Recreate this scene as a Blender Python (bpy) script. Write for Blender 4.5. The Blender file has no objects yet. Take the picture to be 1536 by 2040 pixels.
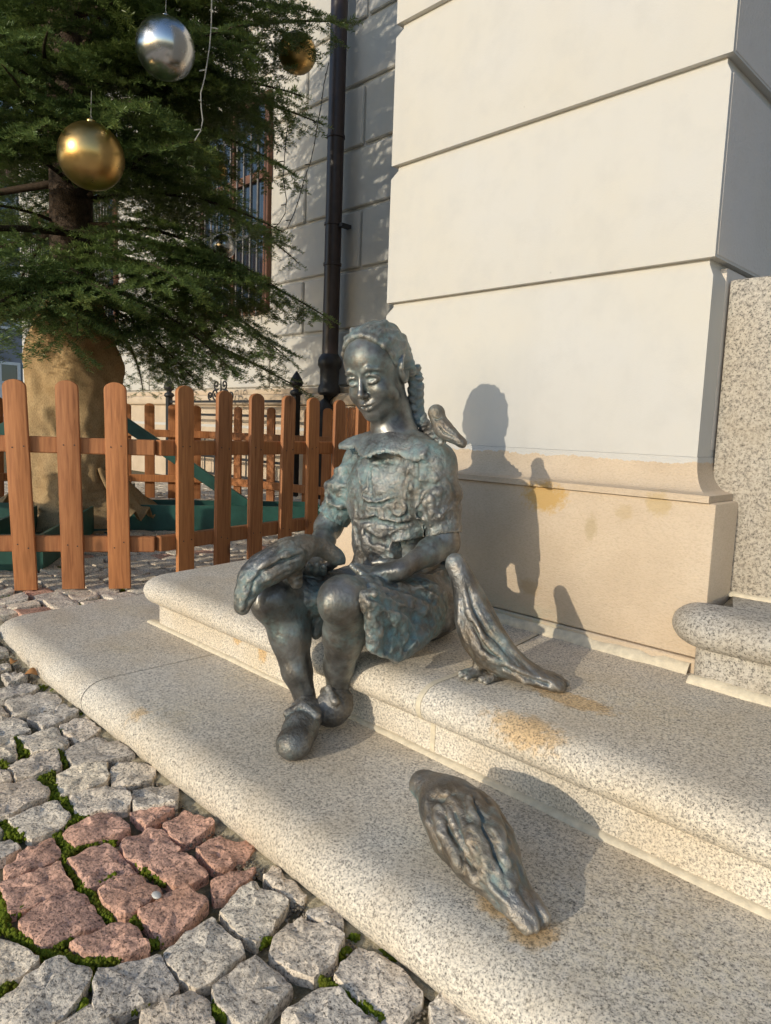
import bpy, bmesh, math, random
import numpy as np
from mathutils import Vector, Matrix

# ------------------------------------------------------------------ camera, sky, sun, exposure
S = bpy.context.scene
COL = S.collection
RAD = math.radians
CAM_R = np.array([[0.699669, 0.713523, 0.036711],
                  [0.10965, -0.056464, -0.992365],
                  [-0.706003, 0.698353, -0.117744]])
u_, s_, v_ = np.linalg.svd(CAM_R); CAM_R = u_ @ v_
CAM_P = np.array([0.0, 0.0, 0.72])
cd = bpy.data.cameras.new('camera'); cam = bpy.data.objects.new('camera', cd); COL.objects.link(cam)
M = Matrix.Identity(4)
for i in range(3):
    M[i][0] = CAM_R[0, i]; M[i][1] = -CAM_R[1, i]; M[i][2] = -CAM_R[2, i]; M[i][3] = CAM_P[i]
cam.matrix_world = M
cd.lens = 1395.75 * 36 / 2040; cd.sensor_width = 36; cd.clip_start = 0.02; cd.clip_end = 800
S.camera = cam

SUN_AZ, SUN_EL = RAD(1.5), RAD(16.6)          # light travels towards +Y, slightly +X
W = bpy.data.worlds.new('World'); S.world = W; W.use_nodes = True
nt = W.node_tree
sky = nt.nodes.new('ShaderNodeTexSky'); sky.sky_type = 'NISHITA'; sky.sun_disc = False
sky.sun_elevation = SUN_EL; sky.sun_rotation = math.pi + SUN_AZ
sky.air_density = 1.0; sky.dust_density = 0.6; sky.ozone_density = 1.6
bg = nt.nodes['Background']; bg.inputs['Strength'].default_value = 0.15
nt.links.new(sky.outputs['Color'], bg.inputs['Color'])
ld = bpy.data.lights.new('sun', 'SUN'); ld.energy = 2.0; ld.angle = RAD(0.5); ld.color = (1.0, 0.89, 0.71)
sun = bpy.data.objects.new('sun', ld); COL.objects.link(sun)
dirv = Vector((math.sin(SUN_AZ) * math.cos(SUN_EL), math.cos(SUN_AZ) * math.cos(SUN_EL), -math.sin(SUN_EL)))
sun.rotation_euler = dirv.to_track_quat('-Z', 'Y').to_euler()
sun.location = (-2, -8, 5)
S.view_settings.view_transform = 'Standard'; S.view_settings.look = 'None'
S.view_settings.exposure = 0.42; S.view_settings.gamma = 1.0; S.view_settings.use_curve_mapping = False

# ------------------------------------------------------------------ helpers
rng = np.random.default_rng(7); random.seed(7)

def ray(px, py):
    return CAM_R.T @ np.array([px - 768.0, py - 1020.0, 1395.75])
def onz(px, py, z):
    d = ray(px, py); return CAM_P + d * (z - CAM_P[2]) / d[2]
def ony(px, py, y):
    d = ray(px, py); return CAM_P + d * (y - CAM_P[1]) / d[1]
def ond(px, py, dep):
    return CAM_P + ray(px, py) * dep / 1395.75

def tag(o, label=None, cat=None, group=None, kind=None):
    if label: o['label'] = label
    if cat: o['category'] = cat
    if group: o['group'] = group
    if kind: o['kind'] = kind
    return o

def empty(name, loc=(0, 0, 0), rz=0.0, label=None, cat=None, group=None):
    o = bpy.data.objects.new(name, None); COL.objects.link(o)
    o.location = loc; o.rotation_euler = (0, 0, rz); o.empty_display_size = 0.05
    return tag(o, label, cat, group)

def link(name, me, mat=None, parent=None, smooth=False):
    if mat is not None and len(me.materials) == 0: me.materials.append(mat)
    if smooth: me.polygons.foreach_set('use_smooth', [True] * len(me.polygons))
    o = bpy.data.objects.new(name, me); COL.objects.link(o)
    if parent is not None: o.parent = parent
    return o

def mesh_np(name, V, F):
    """V (n,3) floats, F (m,k) ints, all faces of one size."""
    V = np.ascontiguousarray(V, dtype=np.float32); F = np.ascontiguousarray(F, dtype=np.int32)
    me = bpy.data.meshes.new(name); k = F.shape[1]
    me.vertices.add(len(V)); me.vertices.foreach_set('co', V.ravel())
    me.loops.add(F.size); me.loops.foreach_set('vertex_index', F.ravel())
    me.polygons.add(len(F)); me.polygons.foreach_set('loop_start', np.arange(0, F.size, k, dtype=np.int32))
    me.update(calc_edges=True); me.validate(verbose=False)
    return me

class MB:
    """collects shapes into one mesh"""
    def __init__(s): s.bm = bmesh.new()
    def box(s, lo, hi, bevel=0.0, M=None, seg=1):
        r = bmesh.ops.create_cube(s.bm, size=1.0); vs = r['verts']
        lo, hi = Vector(lo), Vector(hi); c = (lo + hi) / 2; d = hi - lo
        for v in vs: v.co = Vector((v.co.x * d.x, v.co.y * d.y, v.co.z * d.z)) + c
        if bevel > 0:
            es = list({e for v in vs for e in v.link_edges})
            r2 = bmesh.ops.bevel(s.bm, geom=es, offset=bevel, segments=seg, affect='EDGES', profile=0.5)
            vs = list({v for f in r2['faces'] for v in f.verts} | {v for v in vs if v.is_valid})
        if M is not None: bmesh.ops.transform(s.bm, matrix=M, verts=vs)
        return s
    def prism(s, pts, axis_vec, M=None):
        """closed polygon (3-D points) extruded by axis_vec"""
        a = [s.bm.verts.new(p) for p in pts]; b = [s.bm.verts.new(Vector(p) + Vector(axis_vec)) for p in pts]
        n = len(pts)
        for i in range(n): s.bm.faces.new((a[i], a[(i + 1) % n], b[(i + 1) % n], b[i]))
        s.bm.faces.new(a[::-1]); s.bm.faces.new(b)
        if M is not None: bmesh.ops.transform(s.bm, matrix=M, verts=a + b)
        return s
    def tube(s, pts, rad, n=8, caps=True):
        pts = [Vector(p) for p in pts]
        rad = list(rad) if hasattr(rad, '__len__') else [rad] * len(pts)
        rings = []; up = Vector((0.13, 0.27, 1)).normalized()
        for i, p in enumerate(pts):
            t = (pts[min(i + 1, len(pts) - 1)] - pts[max(i - 1, 0)]).normalized()
            x = t.cross(up)
            if x.length < 1e-3: x = t.cross(Vector((1, 0, 0)))
            x.normalize(); y = x.cross(t)
            rings.append([s.bm.verts.new(p + (x * math.cos(2 * math.pi * k / n) + y * math.sin(2 * math.pi * k / n)) * rad[i]) for k in range(n)])
        for a, b in zip(rings, rings[1:]):
            for k in range(n): s.bm.faces.new((a[k], a[(k + 1) % n], b[(k + 1) % n], b[k]))
        if caps: s.bm.faces.new(rings[0][::-1]); s.bm.faces.new(rings[-1])
        return s
    def lathe(s, prof, c=(0, 0, 0), n=24, caps=True):
        rings = []
        for r, z in prof:
            rings.append([s.bm.verts.new((c[0] + r * math.cos(2 * math.pi * k / n), c[1] + r * math.sin(2 * math.pi * k / n), c[2] + z)) for k in range(n)])
        for a, b in zip(rings, rings[1:]):
            for k in range(n): s.bm.faces.new((a[k], a[(k + 1) % n], b[(k + 1) % n], b[k]))
        if caps: s.bm.faces.new(rings[0][::-1]); s.bm.faces.new(rings[-1])
        return s
    def build(s, name, mat, parent=None, smooth=False, auto=None):
        bmesh.ops.recalc_face_normals(s.bm, faces=s.bm.faces)
        me = bpy.data.meshes.new(name); s.bm.to_mesh(me); s.bm.free()
        if auto is not None:
            me.polygons.foreach_set('use_smooth', [True] * len(me.polygons)); me.set_sharp_from_angle(angle=RAD(auto))
        return link(name, me, mat, parent, smooth)

def copy_tree(o, parent=None):
    c = o.copy(); COL.objects.link(c)
    if parent is not None: c.parent = parent
    for ch in list(o.children): copy_tree(ch, c)
    return c

# gradient noise in numpy
_perm = rng.permutation(256).astype(np.int32); _perm = np.concatenate([_perm, _perm, _perm])
_grad = rng.normal(size=(256, 3)); _grad /= np.linalg.norm(_grad, axis=1)[:, None]
def noise3(P):
    P = np.asarray(P, dtype=np.float64); I = np.floor(P).astype(np.int64); f = P - I; I &= 255
    u = f * f * f * (f * (f * 6 - 15) + 10); out = 0
    for dx in (0, 1):
        for dy in (0, 1):
            for dz in (0, 1):
                h = _perm[_perm[_perm[(I[:, 0] + dx) & 255] + ((I[:, 1] + dy) & 255)] + ((I[:, 2] + dz) & 255)]
                g = _grad[h]; d = (g * (f - np.array([dx, dy, dz]))).sum(1)
                w = (u[:, 0] if dx else 1 - u[:, 0]) * (u[:, 1] if dy else 1 - u[:, 1]) * (u[:, 2] if dz else 1 - u[:, 2])
                out = out + w * d
    return out

# ------------------------------------------------------------------ materials
class NT:
    def __init__(s, name):
        s.m = bpy.data.materials.new(name); s.m.use_nodes = True; s.t = s.m.node_tree
        s.b = s.t.nodes['Principled BSDF']; s.tc = s.t.nodes.new('ShaderNodeTexCoord')
    def n(s, typ, **kw):
        x = s.t.nodes.new(typ)
        for k, v in kw.items():
            if k in x.inputs: s.set(x, k, v)
            else: setattr(x, k, v)
        return x
    def set(s, x, k, v):
        if isinstance(v, bpy.types.NodeSocket): s.t.links.new(v, x.inputs[k])
        else: x.inputs[k].default_value = v
    def P(s, **kw):
        for k, v in kw.items(): s.set(s.b, k.replace('_', ' '), v)
    def obj(s, scale=None, offset=None):
        if scale is None: return s.tc.outputs['Object']
        mp = s.n('ShaderNodeMapping'); s.t.links.new(s.tc.outputs['Object'], mp.inputs['Vector'])
        mp.inputs['Scale'].default_value = scale
        if offset: mp.inputs['Location'].default_value = offset
        return mp.outputs['Vector']
    def noise(s, scale, detail=4, rough=0.55, vec=None, dist=0.0):
        x = s.n('ShaderNodeTexNoise'); x.inputs['Scale'].default_value = scale; x.inputs['Detail'].default_value = detail
        x.inputs['Roughness'].default_value = rough; x.inputs['Distortion'].default_value = dist
        s.t.links.new(vec if vec is not None else s.obj(), x.inputs['Vector']); return x.outputs['Fac']
    def voro(s, scale, vec=None, out='Distance', feature='F1', rnd=1.0):
        x = s.n('ShaderNodeTexVoronoi'); x.feature = feature; x.inputs['Scale'].default_value = scale
        x.inputs['Randomness'].default_value = rnd
        s.t.links.new(vec if vec is not None else s.obj(), x.inputs['Vector']); return x.outputs[out]
    def ramp(s, fac, stops, interp='LINEAR'):
        x = s.n('ShaderNodeValToRGB'); s.t.links.new(fac, x.inputs['Fac']); cr = x.color_ramp; cr.interpolation = interp
        while len(cr.elements) < len(stops): cr.elements.new(0.5)
        for e, (p, c) in zip(cr.elements, stops):
            e.position = p; e.color = (c[0], c[1], c[2], 1) if hasattr(c, '__len__') else (c, c, c, 1)
        return x.outputs['Color']
    def mix(s, fac, a, b, mode='MIX'):
        x = s.n('ShaderNodeMix'); x.data_type = 'RGBA'; x.blend_type = mode
        for i, v in ((0, fac), (6, a), (7, b)):
            if isinstance(v, bpy.types.NodeSocket): s.t.links.new(v, x.inputs[i])
            elif i == 0: x.inputs[0].default_value = v
            else: x.inputs[i].default_value = (*v, 1)
        return x.outputs[2]
    def math(s, op, a, b=0.0, clamp=False):
        x = s.n('ShaderNodeMath'); x.operation = op; x.use_clamp = clamp
        for i, v in ((0, a), (1, b)):
            if isinstance(v, bpy.types.NodeSocket): s.t.links.new(v, x.inputs[i])
            else: x.inputs[i].default_value = v
        return x.outputs[0]
    def bump(s, h, strength=0.3, dist=0.01, normal=None):
        x = s.n('ShaderNodeBump'); x.inputs['Strength'].default_value = strength; x.inputs['Distance'].default_value = dist
        s.t.links.new(h, x.inputs['Height'])
        if normal is not None: s.t.links.new(normal, x.inputs['Normal'])
        s.t.links.new(x.outputs['Normal'], s.b.inputs['Normal']); return x.outputs['Normal']
    def near(s, pt, r, stretch=(1, 1, 1)):
        """1 at a point of the stone, fading to 0 at distance r: a stain"""
        mp = s.n('ShaderNodeVectorMath'); mp.operation = 'SUBTRACT'; s.t.links.new(s.tc.outputs['Object'], mp.inputs[0]); mp.inputs[1].default_value = pt
        sc = s.n('ShaderNodeVectorMath'); sc.operation = 'MULTIPLY'; s.t.links.new(mp.outputs[0], sc.inputs[0]); sc.inputs[1].default_value = stretch
        ln = s.n('ShaderNodeVectorMath'); ln.operation = 'LENGTH'; s.t.links.new(sc.outputs[0], ln.inputs[0])
        return s.math('SUBTRACT', 1.0, s.math('DIVIDE', ln.outputs['Value'], r), True)
    def rnd(s):
        return s.n('ShaderNodeObjectInfo').outputs['Random']

def granite(name, tint=(1, 1, 1), stains=(), scale=1.0, olive=(), rot=(0, 0, 0), per_obj=0.0, rough=0.72, bd=0.004):
    k = NT(name)
    vec = k.obj()
    a = k.noise(190 * scale, 3, 0.7)
    b = k.noise(330 * scale, 2, 0.6)
    c = k.ramp(a, [(0.29, (0.12, 0.116, 0.11)), (0.40, (0.36, 0.345, 0.32)), (0.51, (0.60, 0.57, 0.515)), (0.67, (0.74, 0.705, 0.635))])
    d = k.ramp(b, [(0.35, (0.13, 0.13, 0.13)), (0.43, (1, 1, 1))])
    col = k.mix(0.85, c, d, 'MULTIPLY')
    w = k.noise(9, 5, 0.6); w3 = k.noise(2.3, 4, 0.6)
    col = k.mix(k.ramp(w3, [(0.40, 0), (0.62, 0.5)]), col, k.mix(1.0, col, (0.86, 0.78, 0.66), 'MULTIPLY'))
    col = k.mix(k.ramp(w, [(0.45, 0), (0.70, 0.32)]), col, (0.48, 0.40, 0.29), 'MIX')
    col = k.mix(1.0, col, tint, 'MULTIPLY')
    if per_obj:
        r = k.rnd(); col = k.mix(per_obj, col, k.ramp(r, [(0, (0.72, 0.72, 0.75)), (0.35, (1.0, 0.98, 0.95)), (0.7, (0.92, 0.86, 0.83)), (1, (1.12, 1.1, 1.05))]), 'MULTIPLY')
    nz = k.noise(60, 5, 0.7)
    for pt, rr, st in stains:
        f = k.ramp(k.math('ADD', k.near(tuple(pt), rr, st), k.math('MULTIPLY', nz, 1.1)), [(0.78, 0), (1.45, 0.8)])
        f = k.math('MULTIPLY', f, k.math('MULTIPLY', k.near(tuple(pt), rr * 1.3, st), 1.6, True))
        col = k.mix(f, col, k.mix(1.0, col, (0.93, 0.71, 0.43), 'MULTIPLY'))
    for pt, rr, st in olive:
        f = k.math('MULTIPLY', k.near(tuple(pt), rr, st), k.ramp(nz, [(0.35, 0.0), (0.65, 0.5)]))
        col = k.mix(f, col, k.mix(1.0, col, (0.98, 0.90, 0.66), 'MULTIPLY'))
    h = k.math('ADD', k.math('MULTIPLY', a, 0.5), k.noise(45, 4, 0.6))
    k.bump(h, 0.4 if bd > 0.006 else 0.10, bd)
    k.P(Base_Color=col, Roughness=rough)
    k.b.inputs['Specular IOR Level'].default_value = 0.35
    return k.m

def plaster(name, col=(0.54, 0.53, 0.505), rough_bump=0.12, scale=320):
    k = NT(name)
    n1 = k.noise(2.2, 5, 0.6); n2 = k.noise(scale, 3, 0.6); n3 = k.noise(14, 4, 0.6)
    c = k.mix(k.ramp(n1, [(0.35, 0), (0.7, 1)]), col, tuple(x * y for x, y in zip(col, (1.03, 1.0, 0.93))))
    c = k.mix(k.ramp(n3, [(0.48, 0), (0.78, 0.4)]), c, tuple(x * 0.86 for x in col))
    sp_ = k.voro(9.0); c = k.mix(k.ramp(sp_, [(0.018, 0.35), (0.030, 0)]), c, (0.25, 0.23, 0.20))
    st_ = k.noise(7, 4, 0.6, k.obj((1, 1, 0.12))); c = k.mix(k.ramp(st_, [(0.52, 0), (0.75, 0.22)]), c, tuple(x * 0.82 for x in col))
    b1 = k.bump(k.noise(5, 3, 0.5), 0.25, 0.012)
    k.bump(k.math('ADD', n2, k.math('MULTIPLY', n3, 0.6)), rough_bump, 0.004, b1)
    k.P(Base_Color=c, Roughness=0.85); k.b.inputs['Specular IOR Level'].default_value = 0.2
    return k.m

def sandstone():
    k = NT('sandstone')
    n1 = k.noise(3.5, 5, 0.6); n2 = k.noise(160, 3, 0.65, k.obj((1, 1, 2.2))); n3 = k.noise(28, 4, 0.7)
    c = k.ramp(n1, [(0.3, (0.50, 0.395, 0.285)), (0.55, (0.585, 0.475, 0.355)), (0.75, (0.63, 0.525, 0.405))])
    c = k.mix(k.ramp(n2, [(0.3, 0.35), (0.55, 0)]), c, (0.36, 0.28, 0.19))
    nz = k.noise(40, 5, 0.75)
    nz2 = k.noise(110, 4, 0.7)
    for px, py, r, cc, st, am in ((1086, 990, 0.062, (0.52, 0.33, 0.11), (1, 1, 1.7), 0.85), (1178, 1050, 0.03, (0.38, 0.30, 0.17), (2.0, 1, 0.9), 0.5), (1312, 1003, 0.028, (0.46, 0.34, 0.16), (1, 1, 1), 0.55), (1055, 1170, 0.03, (0.42, 0.29, 0.15), (1, 1, 1.4), 0.5), (1245, 1020, 0.02, (0.45, 0.34, 0.18), (1, 1, 1), 0.4)):
        p = ony(px, py, 1.485); ne = k.near(tuple(p), r * 1.5, st)
        f = k.ramp(k.math('ADD', k.math('ADD', ne, k.math('MULTIPLY', nz, 0.9)), k.math('MULTIPLY', nz2, 0.8)), [(1.0 / 2, 0), (1.42 / 2, 1.0)]) if False else k.ramp(k.math('MULTIPLY', k.math('ADD', k.math('ADD', ne, k.math('MULTIPLY', nz, 0.9)), k.math('MULTIPLY', nz2, 0.8)), 0.5), [(0.52, 0), (0.70, 1.0)])
        f = k.math('MULTIPLY', k.math('MULTIPLY', f, am), k.math('MULTIPLY', ne, 4.0, True))
        c = k.mix(f, c, cc)
    # green copper run-off near the foot of the stone
    sx = k.n('ShaderNodeSeparateXYZ'); k.t.links.new(k.obj(), sx.inputs[0])
    low = k.math('SUBTRACT', 1.0, k.math('DIVIDE', k.math('SUBTRACT', sx.outputs[2], 0.23), 0.075), True)
    gr = k.math('MULTIPLY', k.math('MULTIPLY', low, k.math('SUBTRACT', 1.0, k.math('MULTIPLY', k.math('ABSOLUTE', k.math('ADD', sx.outputs[0], 1.0)), 4.0), True)), k.ramp(nz, [(0.35, 0), (0.6, 0.7)]))
    c = k.mix(gr, c, (0.30, 0.42, 0.34))
    edge_ = k.math('ADD', 0.671, k.math('MULTIPLY', k.math('SUBTRACT', k.noise(26, 4, 0.7), 0.5), 0.028))
    pl_ = k.math('MULTIPLY', k.math('GREATER_THAN', sx.outputs[2], edge_), k.math('LESS_THAN', sx.outputs[2], 0.70))
    c = k.mix(pl_, c, (0.54, 0.53, 0.505))
    k.bump(k.math('ADD', n2, k.math('MULTIPLY', n3, 0.7)), 0.45, 0.005)
    k.P(Base_Color=c, Roughness=0.9); k.b.inputs['Specular IOR Level'].default_value = 0.15
    return k.m

def simple(name, col, rough=0.6, metal=0.0, var=0.25, scale=20, bump=0.1, spec=0.4, dist=0.003):
    k = NT(name); n1 = k.noise(scale, 4, 0.6)
    c = k.ramp(n1, [(0.3, tuple(x * (1 - var) for x in col)), (0.7, tuple(min(1, x * (1 + var)) for x in col))])
    k.P(Base_Color=c, Roughness=rough, Metallic=metal); k.b.inputs['Specular IOR Level'].default_value = spec
    if bump: k.bump(k.noise(scale * 4, 3, 0.6), bump, dist)
    return k.m

def bronze(name='bronze', warm=0.0, green=0.5, polish=0.0):
    k = NT(name)
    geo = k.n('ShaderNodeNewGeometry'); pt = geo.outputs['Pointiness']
    n1 = k.noise(13, 6, 0.62); n2 = k.noise(60, 5, 0.65); n3 = k.noise(5.5, 5, 0.62, None, 0.5); n4 = k.noise(9, 4, 0.6, k.obj((1, 1, 1), (3, 5, 7)))
    base = k.ramp(n1, [(0.28, (0.058, 0.056, 0.052)), (0.46, (0.140, 0.136, 0.128)), (0.6, (0.24, 0.243, 0.240)), (0.75, (0.31, 0.275, 0.235))])
    if warm: base = k.mix(k.ramp(n4, [(0.44, 0), (0.60, warm)]), base, (0.30, 0.20, 0.095))
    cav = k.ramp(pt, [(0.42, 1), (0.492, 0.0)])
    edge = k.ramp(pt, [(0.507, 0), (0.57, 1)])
    pat = k.math('MULTIPLY', k.ramp(n3, [(0.45, 0.0), (0.62, 1.0)]), k.ramp(n2, [(0.36, 0.1), (0.58, 1.0)]))
    pat = k.math('ADD', k.math('MULTIPLY', pat, green), k.math('MULTIPLY', cav, 0.6), True)
    col = k.mix(pat, base, (0.165, 0.27, 0.28))
    col = k.mix(k.math('MULTIPLY', k.ramp(pt, [(0.40, 1), (0.47, 0.0)]), 0.85), col, (0.012, 0.018, 0.020))  # deep creases painted near black, shade put into the colour
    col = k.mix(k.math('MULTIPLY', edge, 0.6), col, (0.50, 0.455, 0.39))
    met = k.math('SUBTRACT', 0.78, k.math('MULTIPLY', pat, 0.6))
    ro = k.math('ADD', k.math('ADD', k.ramp(n2, [(0.3, 0.0), (0.7, 0.14 - 0.06 * polish)]), k.ramp(n4, [(0.35, 0.38 - 0.06 * polish), (0.65, 0.54 - 0.12 * polish)])), k.math('MULTIPLY', pat, 0.16))
    k.bump(k.math('ADD', k.math('ADD', n2, k.math('MULTIPLY', k.noise(28, 4, 0.6), 1.0 - polish)), k.math('MULTIPLY', k.noise(190, 3, 0.6), 0.6)), 0.48 - 0.34 * polish, 0.006)
    k.P(Base_Color=col, Roughness=ro, Metallic=met); k.b.inputs['Specular IOR Level'].default_value = 0.5
    return k.m

def wood():
    k = NT('stained_wood')
    r = k.rnd(); off = k.n('ShaderNodeCombineXYZ'); k.t.links.new(k.math('MULTIPLY', r, 37.0), off.inputs[0]); k.t.links.new(k.math('MULTIPLY', r, 11.0), off.inputs[2])
    ad = k.n('ShaderNodeVectorMath'); ad.operation = 'ADD'; k.t.links.new(k.tc.outputs['Object'], ad.inputs[0]); k.t.links.new(off.outputs[0], ad.inputs[1])
    mp = k.n('ShaderNodeMapping'); k.t.links.new(ad.outputs[0], mp.inputs['Vector']); mp.inputs['Scale'].default_value = (1, 1, 0.06)
    g = k.noise(95, 5, 0.6, mp.outputs[0], 0.6)
    g2 = k.noise(7, 3, 0.5, mp.outputs[0])
    c = k.ramp(g, [(0.25, (0.21, 0.078, 0.031)), (0.5, (0.385, 0.158, 0.064)), (0.75, (0.50, 0.225, 0.092))])
    mp2 = k.n('ShaderNodeMapping'); k.t.links.new(ad.outputs[0], mp2.inputs['Vector']); mp2.inputs['Scale'].default_value = (1, 1, 0.55)
    v = k.voro(7.5, mp2.outputs[0])
    c = k.mix(k.ramp(v, [(0.06, 0.85), (0.13, 0.25), (0.24, 0)]), c, (0.085, 0.03, 0.014))
    c = k.mix(k.ramp(g2, [(0.4, 0), (0.75, 0.45)]), c, (0.36, 0.16, 0.06))
    c = k.mix(1.0, c, k.ramp(r, [(0, (0.85, 0.83, 0.8)), (0.5, (1, 1, 1)), (1, (1.2, 1.15, 1.05))]), 'MULTIPLY')
    k.bump(g, 0.25, 0.002); k.P(Base_Color=c, Roughness=0.62); k.b.inputs['Specular IOR Level'].default_value = 0.3
    return k.m

def needle_mat():
    k = NT('fir_needles'); n = k.noise(3.0, 3, 0.6); n2 = k.noise(40, 2, 0.5)
    c = k.ramp(n, [(0.3, (0.080, 0.135, 0.050)), (0.55, (0.155, 0.225, 0.066)), (0.75, (0.235, 0.285, 0.085))])
    c = k.mix(k.ramp(n2, [(0.45, 0), (0.75, 0.5)]), c, (0.16, 0.21, 0.06))
    k.P(Base_Color=c, Roughness=0.40); k.b.inputs['Specular IOR Level'].default_value = 0.45
    tr = k.n('ShaderNodeBsdfTranslucent'); k.t.links.new(c, tr.inputs['Color']); mx = k.n('ShaderNodeMixShader'); mx.inputs[0].default_value = 0.28
    k.t.links.new(k.b.outputs[0], mx.inputs[1]); k.t.links.new(tr.outputs[0], mx.inputs[2]); k.t.links.new(mx.outputs[0], k.t.nodes['Material Output'].inputs['Surface'])
    return k.m

def burlap():
    k = NT('burlap'); w1 = k.n('ShaderNodeTexWave'); w1.bands_direction = 'Z'; w1.inputs['Scale'].default_value = 90; w1.inputs['Distortion'].default_value = 1.5
    k.t.links.new(k.obj(), w1.inputs['Vector'])
    n1 = k.noise(6, 5, 0.6); n2 = k.noise(220, 3, 0.6, k.obj((1, 1, 0.4)))
    c = k.ramp(n1, [(0.3, (0.38, 0.255, 0.13)), (0.6, (0.54, 0.385, 0.21)), (0.8, (0.62, 0.46, 0.265))])
    c = k.mix(k.ramp(n2, [(0.3, 0.6), (0.6, 0)]), c, (0.16, 0.09, 0.04))
    k.bump(k.math('ADD', w1.outputs['Fac'], n2), 0.35, 0.004); k.P(Base_Color=c, Roughness=0.95); k.b.inputs['Specular IOR Level'].default_value = 0.1
    return k.m

def soil():
    k = NT('joint_soil'); n1 = k.noise(60, 6, 0.75); n2 = k.noise(5, 4, 0.6)
    c = k.ramp(n1, [(0.3, (0.07, 0.06, 0.04)), (0.55, (0.19, 0.16, 0.105)), (0.72, (0.34, 0.295, 0.21))])
    c = k.mix(k.ramp(n2, [(0.45, 0), (0.65, 0.5)]), c, (0.10, 0.11, 0.035))
    k.bump(n1, 0.7, 0.012); k.P(Base_Color=c, Roughness=0.95); k.b.inputs['Specular IOR Level'].default_value = 0.1
    return k.m

def moss():
    k = NT('moss'); n1 = k.noise(150, 4, 0.7); n2 = k.noise(18, 3, 0.6)
    c = k.ramp(n1, [(0.3, (0.06, 0.085, 0.010)), (0.5, (0.155, 0.205, 0.018)), (0.7, (0.27, 0.32, 0.035))])
    c = k.mix(k.ramp(n2, [(0.45, 0), (0.7, 0.6)]), c, (0.11, 0.10, 0.02))
    k.bump(n1, 0.9, 0.008); k.P(Base_Color=c, Roughness=0.95); k.b.inputs['Specular IOR Level'].default_value = 0.1
    return k.m

def ball_mat(name, col, rough):
    k = NT(name); n1 = k.noise(30, 4, 0.6, k.obj((0.15, 1, 1))); n2 = k.noise(4, 2)
    k.P(Base_Color=k.mix(k.ramp(n2, [(0.4, 0), (0.7, 0.35)]), col, tuple(x * 0.7 for x in col)), Metallic=1.0, Roughness=k.ramp(n1, [(0.3, rough), (0.7, rough + 0.1)]))
    return k.m

def glass_mat(name, col=(0.02, 0.03, 0.045)):
    k = NT(name); n = k.noise(1.5, 2); k.bump(n, 0.04, 0.02)
    k.P(Base_Color=(*col, 1), Roughness=0.04, Metallic=0.0); k.b.inputs['Specular IOR Level'].default_value = 1.0
    return k.m

MAT = {}
MAT['plaster'] = plaster('cream_plaster')
MAT['plaster_rough'] = plaster('rough_plaster', (0.66, 0.62, 0.585), 0.6, 150)
MAT['sandstone'] = sandstone()
Z1, Z2, Z3 = 0.08, 0.23, 0.385
st_front = [(tuple(ony(1035, 1425, 0.965)), 0.085, (0.6, 1, 1)), (tuple(ony(1010, 1390, 0.975)), 0.045, (0.6, 1, 1)),
            (tuple(ony(465, 1272, 1.0)), 0.035, (1, 0.6, 1)), (tuple(ony(515, 1302, 1.0)), 0.03, (1, 0.6, 0.7)), (tuple(onz(285, 1440, 0.05)), 0.05, (1, 1, 1)),
            (tuple(onz(1060, 1855, Z1)), 0.05, (1, 1, 1)), (tuple(onz(1000, 1800, Z1)), 0.05, (1, 1, 1)), (tuple(onz(1140, 1395, Z2)), 0.06, (0.5, 1.2, 1))]
ol = [(tuple(onz(250, 1290, Z1)), 0.07, (1, 1, 1)), (tuple(onz(250, 1215, Z1)), 0.18, (1, 1.5, 1)), (tuple(onz(480, 1350, Z1)), 0.12, (1, 1, 1)), (tuple(onz(350, 1420, Z1)), 0.10, (0.7, 1, 1)),
      (tuple(onz(1250, 1400, Z2)), 0.2, (0.6, 1, 1)), (tuple(onz(1300, 1900, Z1)), 0.25, (0.7, 1, 1)), (tuple(onz(1480, 1300, Z3)), 0.06, (1, 1, 1))]
MAT['granite'] = granite('step_granite', (1.12, 1.08, 1.02), st_front, 1.15, ol)
MAT['granite_shade_tint'] = granite('jamb_granite_shade_tint', (0.76, 0.755, 0.75), (), 0.8, ())  # darker, greyer tint puts the shade at the jamb into the colour
MAT['mortar'] = simple('mortar', (0.62, 0.55, 0.42), 0.9, 0, 0.15, 60, 0.4, 0.1)
MAT['cobble'] = granite('cobble_granite', (1.38, 1.30, 1.19), (), 0.75, (), per_obj=0.9, rough=0.8, bd=0.012)
MAT['cobble_red'] = granite('cobble_red_granite', (1.18, 0.74, 0.60), (), 0.75, (), per_obj=0.35, rough=0.8, bd=0.012)
MAT['soil'] = soil(); MAT['moss'] = moss()
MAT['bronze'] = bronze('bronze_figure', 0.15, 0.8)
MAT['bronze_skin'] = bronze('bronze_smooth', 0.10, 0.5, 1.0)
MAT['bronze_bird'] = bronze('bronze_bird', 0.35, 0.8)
MAT['wood'] = wood()
MAT['needles'] = needle_mat(); MAT['burlap'] = burlap()
MAT['bark'] = simple('bark', (0.075, 0.055, 0.042), 0.9, 0, 0.5, 30, 0.9, 0.2, 0.01)
MAT['twig'] = simple('twig_bark', (0.055, 0.04, 0.028), 0.85, 0, 0.4, 60, 0.4, 0.2)
MAT['green_steel'] = simple('green_painted_steel', (0.022, 0.092, 0.072), 0.5, 0, 0.35, 8, 0.15, 0.5)
MAT['pipe'] = simple('brown_painted_pipe', (0.036, 0.022, 0.02), 0.38, 0, 0.3, 9, 0.1, 0.5)
MAT['cast_iron'] = simple('black_cast_iron', (0.018, 0.018, 0.02), 0.5, 0, 0.3, 20, 0.2, 0.5)
MAT['gold'] = ball_mat('gold_bauble', (0.60, 0.40, 0.16), 0.27)
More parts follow.
